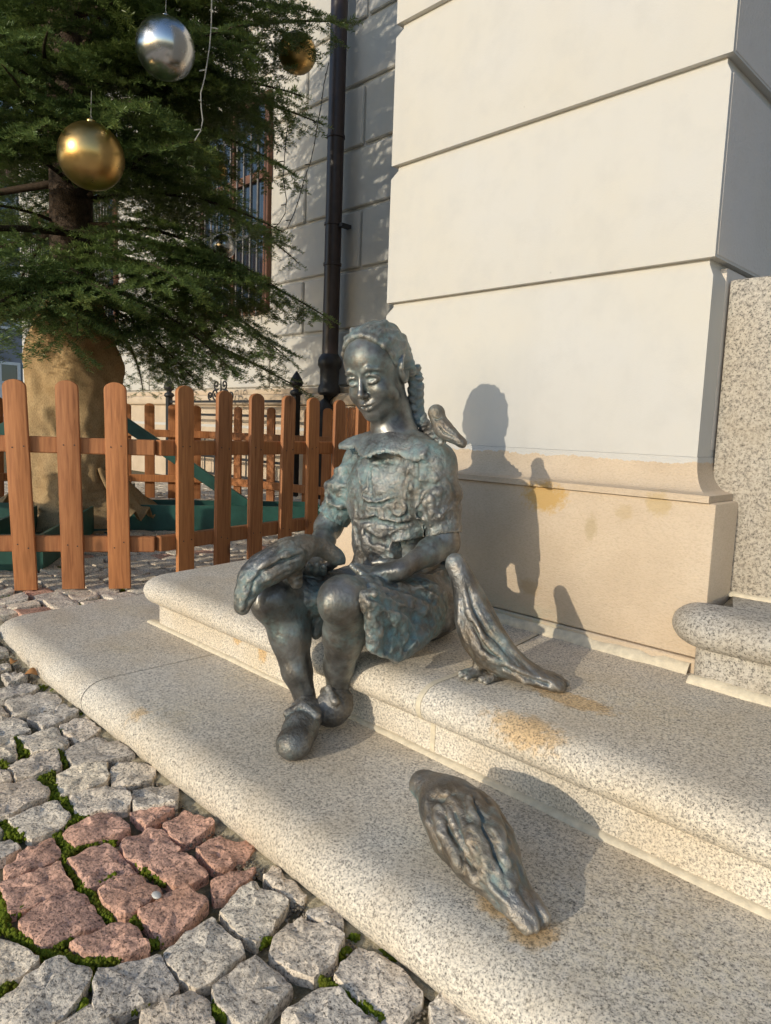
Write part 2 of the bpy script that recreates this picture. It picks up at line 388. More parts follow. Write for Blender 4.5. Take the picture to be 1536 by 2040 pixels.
MAT['silver'] = ball_mat('silver_bauble', (0.62, 0.63, 0.65), 0.19)
MAT['wire'] = simple('pale_cable', (0.30, 0.30, 0.28), 0.5, 0, 0.1, 30, 0)
MAT['dark_wire'] = simple('dark_cable', (0.05, 0.05, 0.045), 0.5, 0, 0.1, 30, 0)
MAT['glass'] = glass_mat('window_glass')
MAT['window_wood'] = simple('brown_window_frame', (0.16, 0.075, 0.045), 0.5, 0, 0.25, 15, 0.1)
MAT['grey_iron'] = simple('grey_iron', (0.09, 0.09, 0.095), 0.5, 0.3, 0.2, 20, 0.1)
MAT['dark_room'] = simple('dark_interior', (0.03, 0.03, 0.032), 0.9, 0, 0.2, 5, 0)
MAT['white_frame'] = simple('white_window_frame', (0.62, 0.62, 0.62), 0.6, 0, 0.1, 10, 0)
MAT['far_wall'] = simple('grey_render', (0.20, 0.205, 0.23), 0.9, 0, 0.2, 2, 0.1)
MAT['far_roof'] = simple('roof_tiles', (0.22, 0.10, 0.07), 0.9, 0, 0.3, 8, 0.3)
MAT['leaf'] = simple('dry_leaf', (0.45, 0.21, 0.07), 0.8, 0, 0.3, 60, 0.2)
MAT['pebble'] = simple('white_pebble', (0.50, 0.49, 0.46), 0.6, 0, 0.15, 60, 0.2)

# ------------------------------------------------------------------ building
YW, YP, XL, XR = 1.53, 1.485, -1.575, -0.605      # wall face, plinth face, pilaster left and right
YB, BASE_B = 4.2, 1.07                             # recessed wall and the top of its plinth
bld = empty('plastered_building', (-1.1, 1.6, 0), 0, 'cream plastered building with grooved courses on a sandstone plinth behind the seated girl', 'building')
def bpart(mb, name, mat, **kw):
    o = mb.build(name, mat, bld, **kw); o.location = (1.1, -1.6, 0); return o

def block(x0, x1, z0, z1, yf, depth, mat, side_r=True, ch=0.015, hh=0.034):
    """ashlar course: flat underside, sloped weathered top edge; front at yf, back at yf+depth"""
    mb = MB(); bm = mb.bm
    # rings from bottom to top: (inset, z)
    prof = [(0.0, z0), (0.0, z1 - hh), (ch, z1 - 0.008), (ch, z1)]
    rings = []
    for ins, z in prof:
        rings.append([bm.verts.new(p) for p in ((x0 + ins, yf + ins, z), (x1 - ins, yf + ins, z), (x1 - ins, yf + depth, z), (x0 + ins, yf + depth, z))])
    for a, b in zip(rings, rings[1:]):
        for k in range(4): bm.faces.new((a[k], a[(k + 1) % 4], b[(k + 1) % 4], b[k]))
    bm.faces.new(rings[0][::-1]); bm.faces.new(rings[-1])
    es = [e for e in bm.edges if len(e.link_faces) == 2 and e.calc_face_angle(0) > 1.2]
    bmesh.ops.bevel(bm, geom=es, offset=0.004, segments=2, affect='EDGES', profile=0.6)
    return bpart(mb, 'ashlar_block', mat, auto=40)

# sandstone plinth stones with a cavetto above
mb = MB(); mb.box((XL - 0.065, YP, 0.262), (-0.54, 2.4, 0.592), 0.006, seg=2); bpart(mb, 'plinth_stone', MAT['sandstone'], auto=40)
mb = MB(); mb.box((XL - 0.069, YP - 0.004, 0.2), (-0.536, 2.4, 0.2605), 0.003); bpart(mb, 'plinth_base_course', MAT['sandstone'], auto=40)
mb = MB(); bm = mb.bm
prof = [(0.052, 0.5925), (0.052, 0.607)]
for i in range(9):
    a = i / 8 * math.pi / 2
    prof.append((0.045 - 0.043 * math.sin(a), 0.609 + 0.071 * (1 - math.cos(a))))
prof[-1] = (0.002, 0.68); prof.append((0.002, 0.684))
rings = []
for off, z in prof:
    rings.append([bm.verts.new(p) for p in ((XL - off, 2.5, z), (XL - off, YW - off, z), (XR + off, YW - off, z), (XR + off, 2.5, z))])
for a, b in zip(rings, rings[1:]):
    for k in range(3): bm.faces.new((a[k], a[k + 1], b[k + 1], b[k]))
bm.faces.new([v for v in rings[-1]]); bm.faces.new(rings[0][::-1])
bpart(mb, 'plinth_moulding', MAT['sandstone'], auto=35)
# low stone block to the left of the pilaster
mb = MB(); mb.box((-1.79, 1.50, 0.23), (XL - 0.07, 2.3, 0.46), 0.008, seg=2); bpart(mb, 'side_plinth_block', MAT['sandstone'], auto=40)
# core and courses
mb = MB(); mb.box((XL + 0.016, YW + 0.016, 0.684), (XR - 0.016, YB + 0.5, 5.6)); bpart(mb, 'pilaster_core', MAT['plaster'])
zs = [0.6845, 1.10, 1.497, 1.892, 2.287, 2.682, 3.077, 3.472, 3.867, 4.262, 4.657, 5.052, 5.45]
for z0, z1 in zip(zs, zs[1:]):
    block(XL, XR, z0 + 0.0, z1 - 0.004, YW, 2.72, MAT['plaster'])
# rough-cast return inside the doorway side, shaded
mb = MB(); mb.box((XR - 0.013, YW + 0.07, 0.70), (XR + 0.0008, YB - 0.1, 1.088)); bpart(mb, 'door_return', MAT['plaster_rough'])
for z0, z1 in zip(zs[1:], zs[2:]):
    mb = MB(); mb.box((XR - 0.013, YW + 0.012, z0 + 0.006), (XR + 0.0008, YB - 0.1, z1 - 0.036)); bpart(mb, 'door_return', MAT['plaster_rough'])
# granite door jamb
mb = MB(); mb.box((XR + 0.004, 1.61, Z3 + 0.004), (0.35, 2.0, 1.066), 0.007, seg=2); bpart(mb, 'door_jamb_block', MAT['granite_shade_tint'], auto=40)
mb = MB(); mb.box((0.36, 2.2, Z3), (1.6, 2.3, 3.2)); bpart(mb, 'door_leaf', MAT['window_wood'])
mb = MB(); mb.box((1.62, 1.6, Z2), (4.0, 4.5, 5.6)); bpart(mb, 'right_wall', MAT['plaster'])

# recessed wall on the left, laid in courses of ashlar
zc = [BASE_B + 0.012] + [1.583 + 0.508 * i for i in range(8)]
mb = MB(); mb.box((-13.5, YB + 0.03, -0.1), (XL + 0.3, YB + 0.6, 5.6)); core = bpart(mb, 'recessed_wall_core', MAT['plaster'])
WIN = [(-7.35, -6.03, 1.85, 3.95), (-10.55, -9.55, 1.85, 3.95), (-12.9, -11.9, 1.85, 3.95)]
def split(x0, x1, z0, z1):
    """cut a course around the windows"""
    segs = [(x0, x1)]
    for a, b, c, d in WIN:
        if z1 > c + 0.02 and z0 < d - 0.02:
            out = []
            for s0, s1 in segs:
                if s1 <= a or s0 >= b: out.append((s0, s1)); continue
                if s0 < a - 0.05: out.append((s0, a))
                if s1 > b + 0.05: out.append((b, s1))
            segs = out
    return segs
for r, (z0, z1) in enumerate(zip(zc, zc[1:])):
    xj = [-13.48] + [x for x in np.arange(-12.9 + (0.66 if r % 2 else 0), -2.5, 1.32)] 
    sh = -5.466 - xj[int(np.argmin(abs(np.array(xj) + 5.466)))] if r % 2 else 0.3
    xj = [-13.48] + [x + sh for x in xj[1:] if -13.2 < x + sh < XL - 0.4] + [XL - 0.004]
    for a, b in zip(xj, xj[1:]):
        for s0, s1 in split(a, b, z0, z1):
            if s1 - s0 < 0.08: continue
            mb = MB(); mb.box((s0 + 0.016, YB, z0 + 0.016), (s1 - 0.016, YB + 0.06, z1 - 0.016), 0.01); bpart(mb, 'ashlar_block', MAT['plaster'], auto=30)
mb = MB(); mb.box((-13.5, YB - 0.07, 0.0), (XL - 0.08, YB + 0.028, BASE_B - 0.16), 0.01); bpart(mb, 'plinth_stone', MAT['sandstone'])
mb = MB(); mb.box((-13.52, YB - 0.10, BASE_B - 0.158), (XL - 0.08, YB + 0.028, BASE_B - 0.05), 0.025, seg=3); bpart(mb, 'plinth_moulding', MAT['sandstone'], auto=40)
mb = MB(); mb.box((-13.5, YB - 0.03, BASE_B - 0.048), (XL - 0.08, YB + 0.028, BASE_B + 0.01), 0.012, seg=2); bpart(mb, 'plinth_moulding', MAT['sandstone'], auto=40)
for a, b, c, d in WIN:
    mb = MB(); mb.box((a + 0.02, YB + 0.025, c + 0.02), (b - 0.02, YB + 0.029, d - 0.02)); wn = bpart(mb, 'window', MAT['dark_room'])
    w = 0.07
    mb = MB()
    for lo, hi in (((a, 0.0, c), (a + w, 0.05, d)), ((b - w, 0.0, c), (b, 0.05, d)), ((a + w, 0.0, d - w), (b - w, 0.05, d)), ((a + w, 0.0, c), (b - w, 0.05, c + w)),
                   (((a + b) / 2 - 0.04, 0.002, c + w), ((a + b) / 2 + 0.04, 0.048, d - w)), ((a + w, 0.004, c + 1.3), (b - w, 0.046, c + 1.38))):
        mb.box((lo[0], YB - 0.03 + lo[1], lo[2]), (hi[0], YB - 0.03 + hi[1], hi[2]))
    mb.build('window_frame', MAT['window_wood'], wn)
    mb = MB(); mb.box((a + w, YB + 0.012, c + w), (b - w, YB + 0.018, d - w)); mb.build('window_pane', MAT['glass'], wn)
    for i in range(11):
        x = a + 0.04 + (b - a - 0.08) * i / 10
        mb = MB(); mb.tube([(x, YB - 0.12, c - 0.05), (x, YB - 0.12, d - 0.35)], 0.011, 6); mb.build('grille_bar', MAT['grey_iron'], wn)
    for z in (c + 0.05, c + 0.72, c + 0.82, d - 0.4):
        mb = MB(); mb.box((a - 0.05, YB - 0.128, z), (b + 0.05, YB - 0.112, z + 0.03)); mb.build('grille_rail', MAT['grey_iron'], wn)

# ------------------------------------------------------------------ steps
steps = empty('entrance_steps', (-1.0, 1.0, 0), 0, 'grey speckled granite entrance steps with rounded nosings under the bronze girl', 'steps')
def spart(o): o.location = (1.0, -1.0, 0); return o
def step_block(name, path, back, prof, mat, closed_start=True):
    """sweep a nosing profile (outward offset, z) along an open path of (x, y); the back edge closes the top"""
    pts = [np.array(p, float) for p in path]; bm = bmesh.new(); cols = []
    for i, p in enumerate(pts):
        a = pts[max(i - 1, 0)]; b = pts[min(i + 1, len(pts) - 1)]
        t = (b - a) / np.linalg.norm(b - a); n = np.array([-t[1], t[0]])
        if i not in (0, len(pts) - 1):
            t1 = (p - a) / np.linalg.norm(p - a); t2 = (b - p) / np.linalg.norm(b - p)
            n1 = np.array([-t1[1], t1[0]]); n = n / max(0.3, n @ n1)
        cols.append([bm.verts.new((p[0] + n[0] * o, p[1] + n[1] * o, z)) for o, z in prof])
    for a, b in zip(cols, cols[1:]):
        for k in range(len(prof) - 1): bm.faces.new((a[k], b[k], b[k + 1], a[k + 1]))
    top = [c[-1] for c in cols] + [bm.verts.new((x, y, prof[-1][1])) for x, y in back]
    bm.faces.new(top)
    bot = [c[0] for c in cols] + [bm.verts.new((x, y, prof[0][1])) for x, y in back]
    nb = len(back); nt_ = len(cols)
    bm.faces.new(bot[::-1])
    ring_t, ring_b = top, bot
    for k in range(nt_, nt_ + nb - 1): bm.faces.new((ring_t[k], ring_t[k + 1], ring_b[k + 1], ring_b[k]))
    bm.faces.new(cols[-1] + [top[nt_], bot[nt_]]); bm.faces.new((cols[0] + [top[-1], bot[-1]])[::-1])
    bmesh.ops.recalc_face_normals(bm, faces=bm.faces)
    me = bpy.data.meshes.new(name); bm.to_mesh(me); bm.free()
    me.polygons.foreach_set('use_smooth', [len(q.vertices) == 4 and q.area < 0.5 * max(1.0, abs(q.normal.y) * 9) for q in me.polygons]); me.set_sharp_from_angle(angle=RAD(32))
    return spart(link(name, me, mat, steps))

def nosing(z0, z1, over=0.048, thick=0.074, foot=0.0):
    p = [(0.0, z0), (0.0, z1 - thick - 0.002), (0.006, z1 - thick)]
    r = thick / 2; cx = over - r
    for i in range(15):
        a = -math.pi / 2 + math.pi * i / 14
        rx = r if a < 0 else r * 1.5
        x = cx + r * math.cos(a) if a < 0 else over - rx + rx * math.cos(a)
        p.append((x, z1 - r + r * math.sin(a)))
    p.append((over - r * 2.3, z1)); p.append((over - r * 2.3 - 0.02, z1 + 0.0002))
    return p
def arc(cx, cy, r, a0, a1, n=7):
    return [(cx + r * math.cos(a0 + (a1 - a0) * i / n), cy + r * math.sin(a0 + (a1 - a0) * i / n)) for i in range(n + 1)]

# lower step: bullnose resting on the paving (path runs from the right end leftwards so that the outward side is -Y)
LF, LE = 0.672, -2.40
p1 = [(-0.02, -0.06), (0.006, -0.03)]
for i in range(15):
    a = -math.pi / 2 * 0.75 + (math.pi / 2 * 0.75 + math.pi / 2) * i / 14
    rx, rz = (0.04, 0.05) if a < 0 else (0.062, 0.046)
    p1.append(((0.04 - rx) + rx * math.cos(a) - 0.002, Z1 - 0.046 + rz * math.sin(a)))
p1.append((-0.045, Z1)); p1.append((-0.065, Z1 + 0.0002))
jx = onz(160, 1395, 0.04)[0]
def rev(path): return path[::-1]
# path direction chosen so the left normal (-ty, tx) points outwards: going from +X to -X gives t=(-1,0), n=(0,-1)
step_block('lower_step_block', [(1.6, LF), (jx + 0.002, LF)], [(jx + 0.002, 1.4), (1.6, 1.4)], p1, MAT['granite'])
step_block('lower_step_block', [(jx - 0.002, LF), (LE + 0.08, LF)] + arc(LE + 0.08, LF + 0.08, 0.08, -math.pi / 2, -math.pi)[1:] + [(LE - 0.06, 1.4)], [(jx - 0.002, 1.4)], p1, MAT['granite'])
# upper step: two blocks meeting at a slanted mortar joint
RF, XE = 1.012, -2.072
np2 = nosing(Z1, Z2)
jA, jB = (-0.866, RF), (-0.952, 1.6)
step_block('upper_step_block', [(1.6, RF), (jA[0] + 0.004, RF)], [(jB[0] + 0.004, 1.65), (1.6, 1.65)], np2, MAT['granite'])
step_block('upper_step_block', [(jA[0] - 0.004, RF), (XE + 0.075, RF)] + arc(XE + 0.075, RF + 0.075, 0.075, -math.pi / 2, -math.pi)[1:] + [(XE - 0.10, 1.65)], [(jB[0] - 0.004, 1.65)], np2, MAT['granite'])
npj = [(o + 0.0012, z + 0.0012 if z > 0.2 else z) for o, z in np2]
step_block('mortar_joint', [(jA[0] + 0.006, RF), (jA[0] - 0.006, RF)], [(jB[0] - 0.006, 1.6), (jB[0] + 0.006, 1.6)], npj, MAT['mortar'])
# third step before the door
np3 = nosing(Z2, Z3, 0.05, 0.078)
step_block('door_step_block', [(1.6, 1.425), (-0.492, 1.425)] + arc(-0.492, 1.483, 0.058, -math.pi / 2, -math.pi)[1:], [(-0.53, 1.60), (-0.53, 1.66), (1.6, 1.66)], np3, MAT['granite_shade_tint'])
# mortar fillets in the angles
def fillet(name, a, b, z, out, h, w):
    """irregular little mortar wedge along a-b; out is the outward normal"""
    n = 40; a = np.array(a); b = np.array(b); o = np.array(out); bm = bmesh.new(); rows = []
    for i in range(n + 1):
        t = i / n; p = a + (b - a) * t; q = np.array([[p[0] * 9, p[1] * 9, z]])
        ww = w * (1 + 0.7 * float(noise3(q * 2.1)[0])); hh = h * (1 + 0.6 * float(noise3(q * 3 + 7)[0]))
        rows.append([bm.verts.new((p[0] - o[0] * 0.01, p[1] - o[1] * 0.01, z + hh)), bm.verts.new((p[0] + o[0] * ww * 0.35, p[1] + o[1] * ww * 0.35, z + hh)), bm.verts.new((p[0] + o[0] * ww, p[1] + o[1] * ww, z + 0.0035)), bm.verts.new((p[0] + o[0] * ww, p[1] + o[1] * ww, z - 0.002))])
    for r0, r1 in zip(rows, rows[1:]):
        for k in range(3): bm.faces.new((r0[k], r1[k], r1[k + 1], r0[k + 1]))
    me = bpy.data.meshes.new(name); bm.to_mesh(me); bm.free(); return spart(link(name, me, MAT['mortar'], steps, True))
fillet('mortar_joint', (1.6, RF), (XE, RF), Z1, (0, -1), 0.008, 0.013)
fillet('mortar_joint', (-0.56, YP - 0.005), (-1.7, YP - 0.005), Z2, (0, -1), 0.02, 0.018)
fillet('mortar_joint', (1.6, 1.425), (-0.54, 1.425), Z2, (0, -1), 0.014, 0.016)
fillet('mortar_joint', (0.34, 1.61), (-0.55, 1.61), Z3, (0, -1), 0.008, 0.01)

# ------------------------------------------------------------------ ground and cobbles
def gz(x):
    t = min(1.0, max(0.0, (-1.8 - x) / 0.7)); return 0.066 * t * t * (3 - 2 * t)
bm = bmesh.new(); xs = sorted(set([-60, -30, -15, -8, -5, 3, 6, 15, 40] + list(np.linspace(-4, 2, 61)))); ys = sorted(set([-60, -30, -12, -6, 8, 20, 60] + list(np.linspace(-2, 4.5, 27))))
gv = [[bm.verts.new((x, y, gz(x) - 0.013)) for y in ys] for x in xs]
for i in range(len(xs) - 1):
    for j in range(len(ys) - 1): bm.faces.new((gv[i][j], gv[i + 1][j], gv[i + 1][j + 1], gv[i][j + 1]))
me = bpy.data.meshes.new('ground'); bm.to_mesh(me); bm.free()
ground = link('ground', me, MAT['soil'], None, True); tag(ground, 'sandy mossy earth of the square showing between the granite cobbles', 'ground', kind='structure')

def z_(s, ox, oy, pts): return [(ox + x / s, oy + y / s) for x, y in pts]
A = lambda *p: z_(3.84, 0, 1280, p)
B = lambda *p: z_(3.339, 0, 1580, p)
Cc = lambda *p: z_(2.743, 400, 1660, p)
D = lambda *p: z_(1.92, 0, 1560, p)
grey = [A((40, 455), (370, 365), (480, 440), (400, 505), (250, 530), (110, 555)), A((190, 575), (400, 520), (480, 470), (600, 535), (420, 625), (330, 660), (290, 610)),
 A((450, 640), (660, 575), (770, 665), (690, 720), (600, 760), (560, 740)), A((130, 715), (430, 650), (540, 770), (400, 820), (240, 840), (200, 790)),
 A((-150, 590), (110, 560), (240, 665), (120, 705), (-100, 730)), A((-140, 755), (100, 725), (140, 850), (-90, 905)), A((50, 930), (300, 840), (430, 820), (470, 950), (250, 1015), (130, 1035)),
 A((-180, 960), (60, 985), (100, 1040), (-120, 1085)), A((-160, 1110), (260, 1035), (390, 1160), (240, 1250), (70, 1335), (-110, 1370)), A((480, 800), (760, 720), (900, 770), (1040, 870), (850, 910), (560, 935)),
 A((430, 1000), (560, 955), (820, 920), (830, 1060), (650, 1130), (460, 1165)), A((860, 930), (900, 915), (1190, 960), (1200, 1000), (1120, 1060), (850, 1095)),
 A((530, 1170), (850, 1110), (950, 1120), (1000, 1200), (990, 1270), (760, 1300), (600, 1315)), A((1020, 1110), (1350, 1060), (1365, 1120), (1355, 1260), (1020, 1270)),
 A((65, 1360), (420, 1220), (545, 1330), (440, 1430), (240, 1510)), A((10, 210), (150, 190), (210, 265), (60, 310)), A((-60, 350), (60, 325), (220, 305), (300, 340), (210, 400), (40, 430), (-40, 440)),
 A((-120, 110), (70, 110), (90, 160), (-60, 205)), A((-170, 480), (0, 470), (70, 545), (-130, 575)),
 B((-180, 330), (80, 305), (145, 350), (40, 430), (-150, 500)), B((-200, 1000), (60, 965), (270, 1110), (140, 1210), (-160, 1320)),
 B((-60, 1440), (180, 1220), (370, 1100), (620, 1165), (530, 1360), (380, 1510), (150, 1570), (-20, 1560)), B((640, 1190), (1060, 1065), (1190, 1300), (1000, 1390), (640, 1520), (620, 1330)),
 B((930, 1480), (1300, 1315), (1380, 1370), (1430, 1560), (1250, 1720), (960, 1640)), D((620, 640), (810, 500), (940, 650), (860, 720), (750, 785), (690, 740)),
 Cc((95, 420), (270, 265), (480, 375), (390, 520), (300, 610), (200, 540)), Cc((340, 240), (400, 170), (450, 220), (580, 330), (560, 370), (480, 350)),
 Cc((365, 650), (420, 540), (540, 450), (800, 560), (700, 730), (620, 790), (480, 740)), Cc((570, 430), (710, 380), (780, 450), (780, 530), (690, 500)),
 Cc((55, 840), (300, 680), (510, 830), (400, 960), (290, 1060), (180, 1030), (80, 920)), Cc((720, 790), (880, 620), (1110, 760), (1230, 890), (1110, 1040), (1040, 1050), (900, 930)),
 Cc((420, 1000), (640, 840), (740, 860), (970, 1030), (800, 1220), (620, 1200)), Cc((1250, 930), (1340, 870), (1560, 1030), (1460, 1160), (1260, 1060))]
red = [B((410, 260), (620, 150), (780, 135), (870, 240), (790, 290), (650, 310), (500, 355)), B((860, 120), (950, 95), (1170, 115), (1050, 185), (970, 225)), B((1080, 200), (1240, 105), (1440, 215), (1330, 290), (1210, 330), (1130, 280)),
 D((745, 250), (840, 205), (985, 235), (940, 290), (830, 330), (790, 300)), D((805, 375), (980, 320), (960, 360), (870, 430), (820, 440)), B((790, 320), (1000, 225), (1100, 260), (1210, 380), (1100, 450), (940, 490), (830, 420)),
 B((980, 495), (1220, 395), (1395, 530), (1290, 590), (1170, 630), (1100, 580)), B((450, 450), (700, 345), (760, 370), (910, 510), (760, 560), (570, 625), (520, 540)), B((30, 510), (200, 350), (340, 290), (420, 405), (300, 470), (120, 540), (50, 565)),
 B((0, 600), (390, 465), (490, 625), (430, 655), (260, 735), (70, 795)), B((125, 880), (220, 775), (440, 672), (540, 655), (710, 860), (500, 940), (290, 1030)), B((645, 650), (930, 540), (1080, 640), (1000, 710), (900, 790), (810, 825), (720, 760)),
 B((910, 780), (1100, 690), (1230, 625), (1395, 720), (1300, 830), (1070, 980), (960, 870)), B((460, 1010), (800, 860), (900, 890), (1000, 1010), (830, 1080), (560, 1070))]

def ridged_(P): return 1 - 3.2 * np.abs(noise3(P))
def stone_mesh(poly, top, seed, amp=0.006, N=36):
    """poly: (n,2) world outline; returns vertices and faces of one rough split-faced sett"""
    P = np.array(poly); n = len(P)
    ar = 0.5 * np.sum(P[:, 0] * np.roll(P[:, 1], -1) - P[:, 1] * np.roll(P[:, 0], -1))
    if ar < 0: P = P[::-1]
    seg = np.linalg.norm(np.roll(P, -1, 0) - P, axis=1); cum = np.concatenate([[0], np.cumsum(seg)]); L = cum[-1]
    t = np.linspace(0, L, N, endpoint=False); Q = np.empty((N, 2))
    for i, tt in enumerate(t):
        k = min(np.searchsorted(cum, tt, 'right') - 1, n - 1); f = (tt - cum[k]) / seg[k]; Q[i] = P[k] * (1 - f) + P[(k + 1) % n] * f
    Q = 0.15 * np.roll(Q, 1, 0) + 0.7 * Q + 0.15 * np.roll(Q, -1, 0)
    c = Q.mean(0); size = math.sqrt(abs(ar))
    jit = noise3(np.c_[Q * 55, np.full(N, seed * 1.7)]); Q = Q + (Q - c) / np.linalg.norm(Q - c, axis=1)[:, None] * (jit * 0.085 * size)[:, None]
    rings = []; tilt = rng.normal(0, 0.045, 2)
    for s, dz in ((0.985, -0.05), (1.0, -0.0075), (0.982, -0.0012), (0.90, 0.0), (0.70, 0.0005), (0.40, 0.0005)):
        R = c + (Q - c) * s
        z = top + dz + (R - c) @ tilt
        if dz > -0.04: z = z + noise3(np.c_[R * 26, np.full(N, seed * 3.1)]) * amp * 1.3 + ridged_(np.c_[R * 34, np.full(N, seed * 2.3)]) * amp * 0.55 + noise3(np.c_[R * 85, np.full(N, seed)]) * amp * 0.7
        rings.append(np.c_[R, z])
    V = np.concatenate(rings + [np.array([[c[0], c[1], rings[-1][:, 2].mean()]])])
    F = []
    for k in range(len(rings) - 1):
        for i in range(N): F.append((k * N + i, k * N + (i + 1) % N, (k + 1) * N + (i + 1) % N, (k + 1) * N + i))
    last = (len(rings) - 1) * N; ci = len(V) - 1
    for i in range(0, N, 2): F.append((last + i, last + i + 1, last + (i + 2) % N, ci))
    return V, np.array(F)

placed = []          # (centre, radius) of the traced setts
def add_stone(poly, mat, seed, amp=0.006, N=36, dz=0.0):
    c = np.mean(poly, 0); V, F = stone_mesh(poly, gz(c[0]) + 0.004 + dz, seed, amp, N)
    me = mesh_np('cobblestone', V, F); o = link('cobblestone', me, mat, ground, True); me.set_sharp_from_angle(angle=RAD(28)); return o
seed = 1
for lst, mat in ((grey, MAT['cobble']), (red, MAT['cobble_red'])):
    for pl in lst:
        W2 = []
        for px, py in pl:
            q = onz(px, py, 0.004); g = gz(q[0]); q = onz(px, py, g + 0.004); W2.append(q[:2])
        W2 = np.array(W2); W2 = W2.mean(0) + (W2 - W2.mean(0)) * 1.035
        placed.append((W2.mean(0), math.sqrt(abs(0.5 * np.sum(W2[:, 0] * np.roll(W2[:, 1], -1) - W2[:, 1] * np.roll(W2[:, 0], -1))))))
        add_stone(W2, mat, seed, 0.0075); seed += 1
PC = np.array([p[0] for p in placed]); PR = np.array([p[1] for p in placed])
hull_px = [onz(px, py, 0)[:2] for px, py in ((5, 1300), (20, 1290), (140, 1385), (420, 1640), (700, 1850), (940, 2060), (560, 2090), (5, 2030))]
def inside(p, poly):
    x, y = p; r = False; j = len(poly) - 1
    for i in range(len(poly)):
        xi, yi = poly[i]; xj, yj = poly[j]
        if (yi > y) != (yj > y) and x < (xj - xi) * (y - yi) / (yj - yi) + xi: r = not r
        j = i
    return r
# the rest of the paving in slightly wandering rows
cells = []
sp = 0.105
for i in range(-75, 20):
    for j in range(-22, 42):
        x = i * sp * 1.08 + (0.5 * sp if j % 2 else 0); y = j * sp
        y += 0.05 * math.sin(x * 1.9)
        if inside((x, y), hull_px) or np.min(np.linalg.norm(PC - np.array([x, y]), axis=1) - PR * 0.5) < 0.036: continue
        if -2.40 - 0.03 < x and 0.60 < y: continue                 # under the steps
        if y > YB - 0.15 or x < -7.5: continue
        if x > XL - 0.05 and y > 0.6: continue
        h = sp * 0.475
        q = np.array([(-h * 1.06, -h), (h * 1.06, -h), (h * 1.06, h), (-h * 1.06, h)]) + rng.normal(0, 0.008, (4, 2))
        cells.append((q + (x, y)))
def vis(c):
    d = CAM_R @ (np.array([c[0], c[1], 0.0]) - CAM_P)
    if d[2] < 0.2: return 9.0
    px = 768 + 1395.75 * d[0] / d[2]; py = 1020 + 1395.75 * d[1] / d[2]
    return d[2] if (-60 < px < 700 and 1000 < py < 2100) else d[2] + 20
cells.sort(key=lambda q: vis(q.mean(0)))
single = cells[:300 - len(placed)]; rest = cells[300 - len(placed):]
for q in single:
    add_stone(q, MAT['cobble'] if rng.random() > 0.06 else MAT['cobble_red'], seed, 0.006, 16); seed += 1
VV, FF, n0 = [], [], 0
for q in rest:
    c = q.mean(0); V, F = stone_mesh(q, gz(c[0]) + 0.004, seed, 0.006, 12); seed += 1
    VV.append(V); FF.append(F + n0); n0 += len(V)
o = link('distant_cobblestones', mesh_np('distant_cobblestones', np.concatenate(VV), np.concatenate(FF)), MAT['cobble'], ground, True); o['kind'] = 'stuff'

# moss: tufts in the joints
def moss_strip(pts, w):
    out = []
    for (a, b) in zip(pts, pts[1:]):
        a, b = np.array(a), np.array(b); n = max(2, int(np.linalg.norm(b - a) / 4))
        for t in np.linspace(0, 1, n): out.append((*(a + (b - a) * t), w))
    return out
mp = []
for pts, w in ((A((120, 730), (180, 850)), 12), (A((130, 760), (215, 850)), 10), (A((450, 830), (500, 940)), 12), (A((280, 1020), (400, 1010), (420, 1130)), 13), (A((330, 1060), (410, 1150)), 14), (A((100, 1320), (400, 1180), (500, 1190)), 8),
               (A((480, 1190), (530, 1290), (600, 1340)), 9), (A((0, 1390), (60, 1400), (180, 1500)), 15), (A((20, 1440), (120, 1500)), 14), (A((550, 1380), (720, 1310)), 9), (A((220, 380), (350, 350)), 8), (A((590, 560), (640, 540)), 9), (A((480, 680), (540, 700)), 9), (A((0, 910), (60, 960)), 9), (A((400, 380), (470, 400)), 7),
               (B((370, 280), (480, 400), (430, 450)), 13), (B((400, 330), (460, 390)), 14), (B((450, 500), (540, 640)), 10), (B((570, 650), (640, 740), (740, 860)), 14), (B((640, 620), (760, 570)), 7), (B((930, 500), (1100, 610)), 10), (B((850, 820), (950, 890)), 12), (B((0, 700), (40, 830), (20, 920)), 14), (B((60, 930), (200, 1010), (300, 1080), (600, 1140), (800, 1110)), 12),
               (B((100, 810), (200, 770)), 9), (B((360, 1040), (480, 980)), 13), (B((40, 1290), (110, 1240)), 13), (B((0, 1340), (40, 1280)), 12), (B((600, 1190), (590, 1290)), 9), (B((500, 1390), (570, 1420), (540, 1500)), 13), (B((700, 1510), (980, 1420)), 9), (B((850, 1080), (1050, 1000)), 9), (B((690, 330), (760, 330)), 7), (B((420, 230), (600, 160)), 7), (B((500, 390), (640, 350)), 6),
               (Cc((660, 810), (800, 900), (1000, 1030)), 8), (Cc((820, 580), (860, 580)), 8), (Cc((80, 980), (140, 1010)), 9), (Cc((1000, 660), (1060, 700)), 7), (Cc((310, 620), (370, 590)), 6), (Cc((760, 680), (800, 650)), 6), (B((1420, 1440), (1500, 1500)), 11)):
    mp += moss_strip(pts, w)
V_, F_, n0 = [], [], 0
ico = bmesh.new(); bmesh.ops.create_icosphere(ico, subdivisions=1, radius=1.0); ico.verts.ensure_lookup_table()
IV = np.array([v.co[:] for v in ico.verts]); IF = np.array([[v.index for v in f.verts] for f in ico.faces]); ico.free()
def tuft(c, r, hz):
    global n0
    k = IV * (1 + rng.normal(0, 0.18, (len(IV), 1))); V_.append(k * np.array([r, r, hz]) + c); F_.append(IF + n0); n0 += len(IV)
